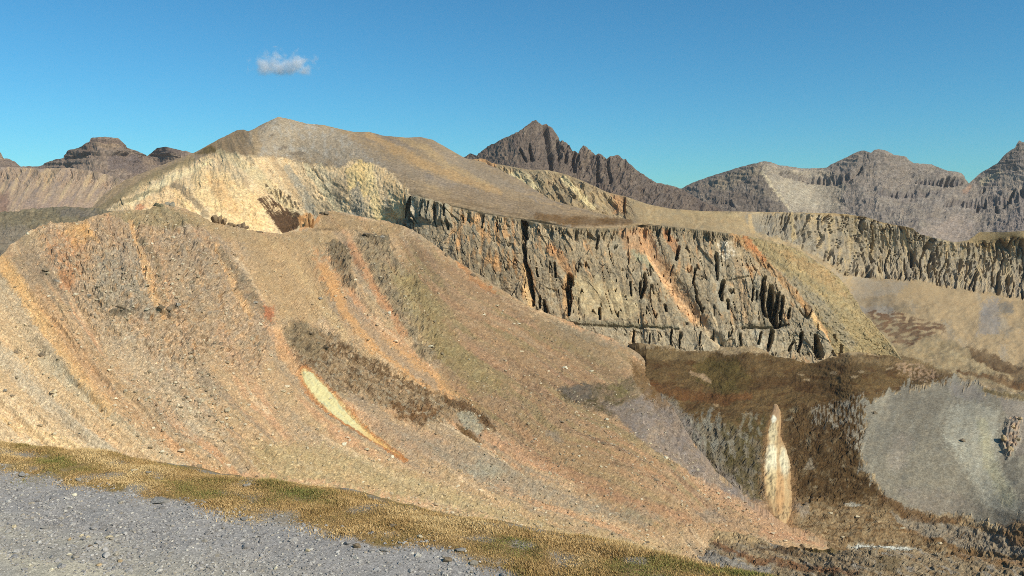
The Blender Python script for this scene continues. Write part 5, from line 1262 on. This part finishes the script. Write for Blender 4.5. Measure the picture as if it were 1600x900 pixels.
BOULDERS = [
    (538, 694, 5.5, WHITE, (1.3, 1, 0.7), 'white boulder with a smaller neighbour on olive scree below the yellow chute'),
    (545, 690, 3.6, WHITE, (1, 1, 0.8), 'small white boulder just behind the white boulder on olive scree'),
    (572, 704, 4.6, PALE, (1.5, 1, 0.5), 'flat pale slab on olive scree between two white boulders'),
    (612, 714, 4.2, WHITE, (1.1, 1, 0.8), 'white boulder beside the thin rusty tail of the yellow chute'),
    (441, 614, 4.0, PALE, (1.4, 1, 0.6), 'lone pale slab on tan scree left of the yellow chute'),
    (673, 541, 4.4, WHITE, (1.4, 1, 0.6), 'white slab right of the orange scree band, mid slope'),
    (608, 491, 3.8, WHITE, (0.9, 1, 1.1), 'upright white boulder on grey scree above the orange band'),
    (672, 696, 3.2, PALE, (1, 1, 0.8), 'small pale boulder under the brown turf patch'),
    (747, 699, 3.4, GREY, (1.3, 1, 0.6), 'grey boulder below the lowest tip of the brown turf patch'),
    (719, 736, 3.8, TAN, (1.4, 1, 0.6), 'tan boulder on olive scree halfway between turf patch and verge'),
    (553, 441, 4.0, WHITE, (1.4, 1, 0.6), 'pale slab at the foot of the left dark outcrop'),
    (625, 402, 4.2, PALE, (1.4, 1, 0.6), 'pale boulder beside the right dark outcrop below the crest'),
    (697, 400, 4.0, DARK, (0.9, 1, 1.2), 'dark upright rock on the crest next to the cliff'),
    (775, 478, 4.2, PALE, (1.6, 1, 0.5), 'long pale slab high on the reddish flank'),
    (757, 492, 3.6, WHITE, (1.2, 1, 0.6), 'pale boulder just under the long slab on the reddish flank'),
    (810, 507, 4.0, WHITE, (1.1, 1, 0.7), 'white boulder near the cliff foot on the reddish flank'),
    (795, 515, 3.2, PALE, (1.2, 1, 0.6), 'smaller pale boulder left of the white boulder near the cliff foot'),
    (813, 550, 4.4, PALE, (1.5, 1, 0.5), 'pale slab alone in the middle of the reddish flank'),
    (882, 575, 5.6, WHITE, (1.3, 1, 0.6), 'largest white boulder at the right end of the scree, below the cliff'),
    (926, 578, 4.8, WHITE, (1.2, 1, 0.7), 'white boulder nearest the turf bench, right of the largest one'),
    (949, 654, 4.4, WHITE, (1.2, 1, 0.8), 'white boulder on the scree edge above the grey hollow'),
    (1039, 718, 5.0, WHITE, (1.2, 1, 0.8), 'biggest white boulder along the scree edge over the hollow'),
    (1016, 692, 3.6, PALE, (1.2, 1, 0.8), 'pale boulder on the scree edge, uphill of the biggest one'),
    (1137, 779, 4.6, WHITE, (1.3, 1, 0.7), 'white boulder low on the scree edge near the cream chute'),
    (1122, 772, 3.6, PALE, (1.1, 1, 0.8), 'pale boulder just uphill of the white one near the cream chute'),
    (1152, 792, 4.4, TAN, (1.7, 1, 0.5), 'long tan slab at the bottom of the scree edge'),
    (858, 742, 3.8, PALE, (1.2, 1, 0.7), 'pale boulder in the upper part of the low orange streak'),
    (903, 715, 3.8, WHITE, (1, 1, 0.8), 'white boulder above the low orange streak'),
    (938, 731, 3.8, PALE, (1, 1, 0.8), 'pale boulder right of the white one above the low orange streak'),
    (1022, 754, 4.6, DARK, (1.6, 1, 0.6), 'dark rock on tan scree between orange streak and hollow'),
    (940, 695, 5.0, DARK, (1.9, 1, 0.5), 'dark pair-shaped rock on tan scree uphill of the grey hollow edge'),
    (1012, 848, 4.0, DARK, (1.5, 1, 0.6), 'dark rock low on pale scree above the rock mound'),
    (846, 612, 5.0, DARK, (1.3, 1, 0.7), 'dark rock left of the dark turf at the hollow rim'),
    (271, 371, 5.6, WHITE, (1.4, 1, 0.6), 'white-topped boulder on the rocky knoll below the crest'),
    (262, 376, 4.6, DARK, (1.3, 1, 0.6), 'dark boulder tucked under the white-topped one on the knoll'),
    (120, 352, 4.0, PALE, (1, 1, 1.0), 'pale block on the knoll skyline above the orange stain'),
    (68, 354, 3.6, PALE, (0.8, 1, 1.2), 'pale upright block at the left end of the knoll skyline'),
    (44, 366, 3.6, WHITE, (0.8, 1, 1.2), 'white upright block lowest on the left knoll skyline'),
    (226, 384, 4.4, PALE, (1, 1, 0.8), 'pale boulder beside the top of the left tan gully'),
    (238, 381, 3.8, WHITE, (1, 1, 0.8), 'small white boulder right of the left tan gully'),
    (64, 552, 5.4, DARK, (1.0, 1, 0.9), 'dark rock on the far left grey scree streak'),
    (24, 548, 4.4, DARK, (1.4, 1, 0.7), 'dark rock at the left edge on grey scree'),
    (18, 622, 4.0, DARK, (1.4, 1, 0.6), 'small dark rock above the lower pale fan at the far left'),
    (8, 612, 4.0, GREY, (1.5, 1, 0.6), 'grey slab at the very left edge above the lower pale fan'),
    (188, 488, 6.0, DARK, (2.0, 1, 0.7), 'long dark ledge rock left of the tan gully foot'),
    (246, 489, 6.0, DARK, (1.6, 1, 0.8), 'dark ledge rock at the foot of the left tan gully'),
    (262, 486, 5.6, DARK, (1.3, 1, 1.0), 'dark blocky rock right beside the ledge at the gully foot'),
    (276, 480, 5.0, GREY, (1.4, 1, 0.8), 'grey ledge rock right of the dark blocks at the gully foot'),
    (72, 427, 5.4, DARK, (1.5, 1, 0.8), 'dark rock left of the rust-red stain on the knoll'),
    (88, 438, 4.8, GREY, (1.3, 1, 0.8), 'grey rock touching the rust-red stain on the knoll'),
    (138, 464, 4.8, GREY, (1.4, 1, 0.7), 'grey slab below the rust-red stain on the knoll'),
    (484, 524, 4.6, DARK, (1.6, 1, 0.6), 'dark rock at the top of the brown turf patch'),
    (508, 547, 4.8, DARK, (1.7, 1, 0.6), 'dark rock inside the brown turf patch, above the yellow chute'),
    (500, 466, 4.8, GREY, (1.2, 1, 0.9), 'grey rock on the orange slope left of the orange band'),
    (518, 389, 5.0, DARK, (1.2, 1, 1.0), 'dark block at the top of the left dark outcrop'),
    (570, 371, 6.0, DARK, (1.8, 1, 0.8), 'wide dark block capping the right dark outcrop'),
    (596, 372, 5.0, GREY, (1.5, 1, 0.8), 'grey block at the right end of the capped dark outcrop'),
    (740, 432, 4.6, DARK, (1.2, 1, 1.0), 'dark rock on the skyline of the reddish flank, first from the crest'),
    (766, 450, 4.8, RUST, (1.4, 1, 0.8), 'rusty rock on the skyline of the reddish flank, lower than the dark one'),
    (400, 472, 5.0, GREY, (1.3, 1, 0.8), 'grey rock in the dark strip right of the right tan gully'),
]
for i, (x, y, rpx, rgb, shp, lab) in enumerate(BOULDERS):
    p = surface_at(x, y)
    d = p[1]
    sz = rpx * d / F_PX * 0.8
    o = stone_mesh('boulder', p + np.array([0, 0, sz * shp[2] * 0.25]), sz, rgb, 500 + i, shp)
    tag(o, lab, 'boulder', 'loose boulders on the scree slope')

VALLEY_BOULDERS = [
    (1367, 646, 4.4, DARK, (1.2, 1, 0.9), 'dark boulder alone near the top of the grey scree bowl'),
    (1505, 688, 4.6, DARK, (1.3, 1, 0.8), 'dark boulder in the middle of the pale part of the grey scree bowl'),
    (1568, 690, 8.0, TAN, (1.0, 1, 1.2), 'largest pinkish crag at the right edge of the grey scree bowl'),
    (1578, 706, 6.5, TAN, (1.0, 1, 1.0), 'pinkish crag just below the largest at the right edge of the bowl'),
    (1582, 672, 5.5, TAN, (1.0, 1, 1.0), 'pinkish crag just above the largest at the right edge of the bowl'),
    (1592, 660, 5.0, TAN, (1.2, 1, 0.8), 'topmost pinkish rock at the right edge of the bowl'),
    (1590, 690, 5.0, TAN, (1.2, 1, 0.8), 'pinkish rock right of the largest crag by the picture edge'),
    (1300, 801, 4.6, PALE, (1.4, 1, 0.6), 'pale stone on brown floor right of the cream chute foot'),
    (1260, 790, 5.0, DARK, (1.3, 1, 0.7), 'dark rock beside the foot of the cream chute'),
    (1340, 808, 4.4, PALE, (1.4, 1, 0.6), 'pale slab on the brown floor below the turf'),
    (1372, 818, 4.2, TAN, (1.6, 1, 0.5), 'tan slab on the brown floor above the white stream'),
    (1410, 826, 4.4, PALE, (1.5, 1, 0.5), 'pale slab on the brown floor above the right end of the stream'),
    (1468, 852, 4.8, PALE, (1.3, 1, 0.7), 'pale boulder on the valley floor right of the white stream'),
    (1318, 838, 4.0, PALE, (1.3, 1, 0.6), 'pale boulder just left of the white stream'),
    (1216, 836, 3.8, PALE, (1.2, 1, 0.7), 'pale boulder on reddish ground under the cream chute'),
]
for i, (x, y, rpx, rgb, shp, lab) in enumerate(VALLEY_BOULDERS):
    p, _, _ = scree_points(np.array([float(x)]), np.array([float(y)]), VALLEY)
    p = p[0]; sz = rpx * p[1] / F_PX * 0.8
    o = stone_mesh('boulder', p + np.array([0, 0, sz * shp[2] * 0.25]), sz, rgb, 600 + i, shp)
    tag(o, lab, 'boulder', 'boulders in the valley')

# the two pale mineral chutes: tongues of fine washed-out clay lying on the slope
def surf(sheet, x, y):
    """the built surface of a sheet, between its grid points"""
    P = sheet.P + sheet.N * sheet.dis[..., None]
    n = sheet.X.shape[0] - (13 if sheet is SCREE else 1)
    j = np.clip((x - sheet.X[0, 0]) / (sheet.X[0, 1] - sheet.X[0, 0]), 0, sheet.X.shape[1] - 1.001)
    ji = j.astype(int); fj = j - ji
    def col(k):
        t = np.clip((y - sheet.top[k]) / (sheet.bot[k] - sheet.top[k]) * n, 0, n - 0.001)
        ti = t.astype(int); ft = (t - ti)[..., None]
        return P[ti, k] * (1 - ft) + P[ti + 1, k] * ft
    return col(ji) * (1 - fj[..., None]) + col(ji + 1) * fj[..., None]
def chute(sheet, name, line, lift, colour, label, seed, m=41, step=0.8, across=None):
    line = np.array(line, float)
    seg = np.concatenate([[0], np.cumsum(np.hypot(np.diff(line[:, 0]), np.diff(line[:, 1])))])
    q = np.arange(0, seg[-1], step)
    cx, cy, hw = (np.interp(q, seg, line[:, k]) for k in range(3))
    k5 = np.ones(9) / 9
    cx, cy, hw = (np.convolve(np.pad(a, 4, mode='edge'), k5, 'valid') for a in (cx, cy, hw))
    dx, dy = np.gradient(cx), np.gradient(cy); ln = np.hypot(dx, dy); nx, ny = -dy / ln, dx / ln
    if across: nx, ny = np.full_like(cx, across[0]), np.full_like(cx, across[1])
    k = np.linspace(-1, 1, m)[None, :]
    rag = lambda s_: (1 + 0.16 * fbm(q / 7, q * 0 + s_, 4, seed, 0.7))[:, None]
    half = hw[:, None] * np.where(k < 0, rag(1.0), rag(9.0))
    x = cx[:, None] + nx[:, None] * k * half; y = cy[:, None] + ny[:, None] * k * half
    P = surf(sheet, x, y)
    l_ = lift * (1 - np.abs(k) ** 3) * np.minimum(1, np.minimum(q, seg[-1] - q) / 6)[:, None] - 0.12
    P = P + np.array([0, -0.5, 0.85]) * (l_ * (1 + 0.35 * fbm(x / 4, y / 14, 3, seed + 1)))[..., None]
    C = colour(x, y, k + 0 * x, (q / seg[-1])[:, None] + 0 * x)
    o = grid_mesh(name, P, C, rock_material(name + '_clay', 0.5, 0.1, 0.2), True)
    o['kind'] = 'structure'; o['label'] = label
def blend(C, m, rgb):
    m = np.clip(m, 0, 1)[..., None]
    return C * (1 - m) + lin(*rgb) * m
def blob(x, y, cx, cy, rx, ry, soft=0.35, seed=0):
    xx = x + 1.6 * fbm(x / 6, y / 8, 3, 440 + seed); yy = y + 2.0 * fbm(x / 6 + 9, y / 8, 3, 441 + seed)
    return 1 - sstep(1 - soft, 1 + soft, np.hypot((xx - cx) / rx, (yy - cy) / ry))
def cream(x, y, k, t):
    C = np.ones(x.shape + (3,)) * lin(206, 174, 128)
    C = blend(C, 0.7 * sstep(-0.1, 0.4, fbm(x / 5, y / 26, 4, 450)), (222, 194, 146))
    C = blend(C, 0.7 * sstep(0.1, 0.5, fbm(x / 4 + 9, y / 30, 4, 451)), (184, 146, 102))
    C = blend(C, blob(x, y, 1212, 645, 7, 14), (178, 146, 112))
    C = blend(C, blob(x, y, 1207, 676, 6, 20), (224, 206, 164))
    C = blend(C, blob(x, y, 1209, 656, 4, 5), (252, 246, 222))
    C = blend(C, 0.8 * blob(x, y, 1219, 682, 4, 20), (190, 154, 112))
    C = blend(C, blob(x, y, 1204, 720, 11, 24), (250, 238, 202))
    C = blend(C, blob(x, y, 1226, 722, 9, 22), (250, 236, 198))
    C = blend(C, 0.7 * blob(x, y, 1206, 755, 10, 24), (234, 208, 156))
    C = blend(C, 0.7 * blob(x, y, 1216, 722, 2.5, 26), (206, 172, 126))
    C = blend(C, 0.8 * blob(x, y, 1203, 715, 4, 4), (196, 188, 156))
    C = blend(C, 0.75 * blob(x, y, 1218, 770, 7, 34), (214, 166, 114))
    C = blend(C, 0.6 * sstep(0.55, 1.0, np.abs(k) + 0.2 * fbm(x / 4, y / 9, 3, 452)), (170, 128, 86))
    return C
chute(VALLEY, 'cream_chute', [(1211, 630, 2), (1213, 643, 7), (1212, 660, 9), (1209, 680, 10.5), (1212, 698, 15), (1214, 720, 21), (1214, 755, 23), (1218, 782, 21), (1222, 802, 15), (1223, 820, 6)], 0.9, cream,
      'tall cream and orange mineral chute in the dark turf of the hollow', 460, 51, 0.8, (1, 0))
def yellow(x, y, k, t):
    C = np.ones(x.shape + (3,)) * lin(226, 212, 156)
    C = blend(C, 0.8 * sstep(-0.1, 0.4, fbm(t * 9, k * 1.6, 4, 453)), (214, 208, 164))
    C = blend(C, 0.7 * sstep(0.1, 0.5, fbm(t * 12 + 5, k * 2, 4, 454)), (196, 198, 160))
    C = blend(C, sstep(0.5, 0.75, t), (224, 180, 112))
    C = blend(C, sstep(0.78, 0.95, t), (190, 130, 74))
    C = blend(C, 0.85 * sstep(0.72, 1.0, np.abs(k) + 0.15 * fbm(x / 4, y / 4, 3, 455)), (186, 124, 66))
    return C
chute(SCREE, 'yellow_chute', [(473, 580, 2.5), (480, 589, 7), (492, 603, 9.5), (508, 620, 9.5), (528, 640, 8.5), (548, 656, 6.5), (566, 669, 4.6), (588, 684, 3.2), (612, 699, 2.2), (640, 716, 1.0)], 0.35, yellow,
      'pale yellow mineral chute with rusty rims on the scree slope', 461, 31)

# the white mineral stream behind the rock mound
def stream():
    xs = np.arange(1331, 1430, 1.3)
    yc = np.interp(xs, [1331, 1360, 1400, 1430], [852.5, 853, 856, 858.5]) + 0.8 * noise(xs / 9, xs * 0, 431)
    hw = 2.6 * np.clip(0.75 + 0.6 * noise(xs / 7, xs * 0 + 3, 432), 0.15, 1.6) * sstep(0, 8, xs - 1331) * sstep(0, 8, 1430 - xs) * (np.abs(xs - 1372) > 3) + 0.15
    rows = [scree_points(xs, yc + k * hw, VALLEY)[0] + np.array([0, 0, 0.35 - 0.15 * abs(k)]) for k in (-1, -0.5, 0, 0.5, 1)]
    mat = rock_material('stream_water', 0.5, 0.2, 0.3, 0.25)
    o = grid_mesh('stream', np.array(rows), np.ones((5, len(xs), 3)) * lin(206, 206, 196), mat)
    o['kind'] = 'structure'; o['label'] = 'short white mineral stream on the valley floor'
stream()

# outcrops on the saddle skyline: a few fused blocks each
def outcrop(x, y, blocks, rgb, label, seed, dback=3.0, surf=None):
    base = surf if surf is not None else surface_at(x, y)
    base = base + np.array([0, dback, 0])
    m = base[1] / F_PX
    e = bpy.data.objects.new('rock_outcrop', None); COL.objects.link(e); e.location = base
    for k, (dx, dy, w, h) in enumerate(blocks):
        o = stone_mesh('rock_block', (dx * m, 0.3 * k, dy * m), 1.0, tuple(int(c * (0.92 + 0.05 * (k % 4))) for c in rgb), seed + k, (w * m, w * m * 0.9, h * m))
        o.parent = e
    tag(e, label, 'rock outcrop')
outcrop(338, 350, [(-6, 5, 6, 8), (2, 6, 6, 9), (9, 2, 5, 6), (-1, 1, 8, 5)], (158, 134, 106), 'dark craggy outcrop on the saddle skyline, biggest of the row', 900)
outcrop(356, 353, [(0, 1, 6, 3.5), (6, 0, 4, 2.6)], (160, 136, 108), 'low brown outcrop between the two crags on the saddle skyline', 910)
outcrop(374, 356, [(-3, 2, 5, 5), (3, 3, 4, 6), (8, 0, 5, 3)], (152, 130, 106), 'small dark crag right of the biggest one on the saddle skyline', 920)
outcrop(400, 363, [(-4, 0, 5, 2.4), (4, 0, 6, 2.2)], (160, 138, 112), 'lowest flat outcrop near the bottom of the saddle', 930)
outcrop(243, 324, [(-2, 2, 5, 5), (4, 1, 4, 4)], (128, 122, 98), 'dark rock knob on the knoll skyline, left of the grey one', 940)
outcrop(262, 322, [(-3, 2, 5, 5), (4, 2, 6, 5)], (164, 156, 140), 'grey rock knob at the top of the knoll skyline', 950)
outcrop(480, 356, [(-3, 6, 5, 12), (3, 11, 4.5, 12), (7, 5, 4, 9), (-7, 1, 4, 6)], (206, 158, 108), 'orange rock tower beside the brown gully on the saddle', 960, 2.0)
outcrop(506, 337, [(-4, 3, 5, 5), (3, 4, 5, 4.5), (-7, -1, 4, 4)], (134, 118, 98), 'dark rock cap on the rounded tan knob right of the saddle', 970)

# stones on the road and in the grass
def road_point(x, y):
    p = on_ground(float(x), float(y))
    u, v = uv(p)
    return np.array([p[0], p[1], float(near_z(np.array([u]), np.array([v]))[0])])
STONES = [
    (127, 840, 5.2, PALE, (1.2, 1, 0.7), 'pale stone on the gravel, left of two in a row'),
    (137, 843, 5.0, PALE, (1.2, 1, 0.7), 'pale stone on the gravel, middle of three in a row'),
    (171, 843, 7.0, PALE, (1.3, 1, 0.6), 'largest pale stone on the gravel, right of three in a row'),
    (109, 846, 4.4, TAN, (1, 1, 0.9), 'tan pebble on the gravel left of the row of pale stones'),
    (142, 857, 5.4, DARK, (1.5, 1, 0.5), 'dark flat stone just below the row of pale stones'),
    (117, 775, 5.0, WHITE, (1.1, 1, 0.8), 'white stone at the upper left border of gravel and grass'),
    (109, 870, 4.8, WHITE, (1.3, 1, 0.7), 'white pebble in the pale wheel track below the dark stone'),
    (81, 893, 4.6, WHITE, (1.1, 1, 0.8), 'white pebble at the bottom left of the gravel'),
    (46, 885, 4.4, WHITE, (1.2, 1, 0.7), 'white pebble in the bottom left corner of the road'),
    (22, 823, 5.6, PALE, (0.9, 1, 1.0), 'pale stone near the left edge of the gravel'),
    (187, 879, 5.6, TAN, (1.4, 1, 0.6), 'tan flat stone in the wheel track near the bottom'),
    (155, 886, 5.4, TAN, (1.4, 1, 0.6), 'tan stone at the bottom of the wheel track, left of the flat one'),
    (71, 826, 7.0, BLUE, (1.5, 1, 0.6), 'blue-grey stone on the left gravel'),
    (252, 785, 13.0, BLUE, (1.7, 1, 0.5), 'big blue-grey slab where the gravel meets the grass'),
    (209, 739, 8.0, PALE, (1.7, 1, 0.4), 'pale flat stone on the bare spot at the grass edge'),
    (232, 743, 7.0, GREY, (1.6, 1, 0.5), 'grey stone right of the pale flat one on the bare spot'),
    (124, 752, 6.0, GREY, (1.5, 1, 0.6), 'grey stone alone among the grass near the left'),
    (559, 856, 9.0, DARK, (1.3, 1, 0.8), 'dark angular stone on the gravel edge in the middle'),
    (600, 862, 8.0, BLUE, (1.4, 1, 0.7), 'blue-grey stone right of the dark angular one'),
    (656, 847, 6.4, PALE, (1.4, 1, 0.6), 'pale stone lying in the grass right of the middle'),
    (614, 827, 7.0, DARK, (1.4, 1, 0.6), 'dark stone half buried in the middle of the grass'),
    (386, 762, 6.4, GREY, (1.4, 1, 0.6), 'grey stone at the top edge of the grass'),
    (719, 869, 8.0, BLUE, (1.7, 1, 0.5), 'flat blue-grey stone in the grass toward the lower right'),
    (380, 812, 7.0, BLUE, (1.4, 1, 0.7), 'blue-grey stone on the gravel border below the middle grass'),
    (34, 745, 8.0, BLUE, (1.4, 1, 0.7), 'blue-grey stone at the left end of the gravel border'),
    (700, 880, 9.0, DARK, (1.3, 1, 0.8), 'dark stone at the lower right tip of the gravel'),
    (740, 886, 8.0, GREY, (1.4, 1, 0.7), 'grey stone last on the lower right tip of the gravel'),
    (430, 890, 5.0, WHITE, (1, 1, 0.8), 'white pebble at the bottom of the road in the middle'),
    (320, 848, 5.6, GREY, (1.3, 1, 0.7), 'grey pebble lying clear on the middle of the gravel'),
    (480, 862, 5.6, PALE, (1.3, 1, 0.7), 'pale pebble on the gravel left of the dark angular stone'),
]
for i, (x, y, rpx, rgb, shp, lab) in enumerate(STONES):
    p = road_point(x, y)
    sz = rpx * p[1] / F_PX * 0.72
    o = stone_mesh('stone', p + np.array([0, 0, sz * shp[2] * 0.45]), sz, rgb, 700 + i, shp, M_COBBLE)
    tag(o, lab, 'stone', 'stones by the road')

# ------------------------------------------------------------------ the small cloud
def cloud():
    d = 6400.0
    m = d / F_PX
    c = at(443, 103, d)
    v, f = ico(3)
    v = v * np.array([62, 34, 30]) * m
    o = mesh_from('cloud', v, f, None, None, True)
    o.location = c
    mat = bpy.data.materials.new('cloud_vapour'); mat.use_nodes = True
    n, l = mat.node_tree.nodes, mat.node_tree.links
    n.clear()
    out = n.new('ShaderNodeOutputMaterial'); pv = n.new('ShaderNodeVolumePrincipled')
    pv.inputs['Color'].default_value = (0.93, 0.95, 0.97, 1); pv.inputs['Anisotropy'].default_value = 0.0
    l.new(pv.outputs[0], out.inputs['Volume'])
    tc = n.new('ShaderNodeTexCoord')
    sc = n.new('ShaderNodeVectorMath'); sc.operation = 'SCALE'; sc.inputs['Scale'].default_value = 1 / m
    l.new(tc.outputs['Object'], sc.inputs[0])
    nz = n.new('ShaderNodeTexNoise'); nz.inputs['Scale'].default_value = 0.07; nz.inputs['Detail'].default_value = 5; nz.inputs['Roughness'].default_value = 0.62
    l.new(sc.outputs[0], nz.inputs['Vector'])
    prev = None
    for (x, z, r, sy) in ((-26, -3, 17, 1), (-14, 4, 14, 1), (-4, -5, 15, 1), (10, -4, 15, 1), (22, 2, 14, 1), (33, -7, 11, 1), (-9, 14, 8, 1), (20, 12, 8, 1)):
        s1 = n.new('ShaderNodeVectorMath'); s1.operation = 'DISTANCE'; s1.inputs[1].default_value = (x, 0, z)
        l.new(sc.outputs[0], s1.inputs[0])
        mr = n.new('ShaderNodeMapRange'); mr.inputs['From Min'].default_value = 0; mr.inputs['From Max'].default_value = r * 1.25
        mr.inputs['To Min'].default_value = 1; mr.inputs['To Max'].default_value = 0
        l.new(s1.outputs['Value'], mr.inputs['Value'])
        if prev is None: prev = mr.outputs[0]
        else:
            mx = n.new('ShaderNodeMath'); mx.operation = 'SMOOTH_MAX'; mx.inputs[2].default_value = 0.2
            l.new(prev, mx.inputs[0]); l.new(mr.outputs[0], mx.inputs[1]); prev = mx.outputs[0]
    ad = n.new('ShaderNodeMath'); ad.operation = 'MULTIPLY_ADD'; ad.inputs[1].default_value = 2.0; ad.inputs[2].default_value = -0.98
    l.new(nz.outputs['Fac'], ad.inputs[0])
    sm = n.new('ShaderNodeMath'); sm.operation = 'ADD'; l.new(prev, sm.inputs[0]); l.new(ad.outputs[0], sm.inputs[1])
    sp = n.new('ShaderNodeSeparateXYZ'); l.new(sc.outputs[0], sp.inputs[0])
    fl = n.new('ShaderNodeMapRange'); fl.interpolation_type = 'SMOOTHSTEP'
    fl.inputs['From Min'].default_value = -17; fl.inputs['From Max'].default_value = -8
    l.new(sp.outputs['Z'], fl.inputs['Value'])
    de = n.new('ShaderNodeMapRange'); de.inputs['From Min'].default_value = 0.28; de.inputs['From Max'].default_value = 0.95
    de.inputs['To Min'].default_value = 0.0; de.inputs['To Max'].default_value = 0.026
    l.new(sm.outputs[0], de.inputs['Value'])
    mu = n.new('ShaderNodeMath'); mu.operation = 'MULTIPLY'; l.new(de.outputs[0], mu.inputs[0]); l.new(fl.outputs[0], mu.inputs[1])
    l.new(mu.outputs[0], pv.inputs['Density'])
    o.data.materials.clear(); o.data.materials.append(mat)
    tag(o, 'small lone greyish white cloud in the blue sky above the yellow mountain', 'cloud')
cloud()
scene.cycles.volume_step_rate = 0.3
scene.cycles.volume_max_steps = 256

# ------------------------------------------------------------------ clear mountain air
HAZE = 1.6e-5
def haze():
    x, y0, y1, z0, z1 = 6800, -900, 5800, -360, 480
    v = [(-x, y0, z0), (x, y0, z0), (x, y1, z0), (-x, y1, z0), (-x, y0, z1), (x, y0, z1), (x, y1, z1), (-x, y1, z1)]
    f = [(3, 2, 1, 0), (4, 5, 6, 7), (0, 1, 5, 4), (1, 2, 6, 5), (2, 3, 7, 6), (3, 0, 4, 7)]
    mat = bpy.data.materials.new('air'); mat.use_nodes = True
    n, l = mat.node_tree.nodes, mat.node_tree.links
    n.clear()
    out = n.new('ShaderNodeOutputMaterial'); pv = n.new('ShaderNodeVolumePrincipled')
    pv.inputs['Color'].default_value = (0.94, 0.965, 1, 1); pv.inputs['Density'].default_value = HAZE
    l.new(pv.outputs[0], out.inputs['Volume'])
    o = mesh_from('haze', v, f, mat)
    o['kind'] = 'stuff'; o['label'] = 'thin mountain air over the whole view'
haze()
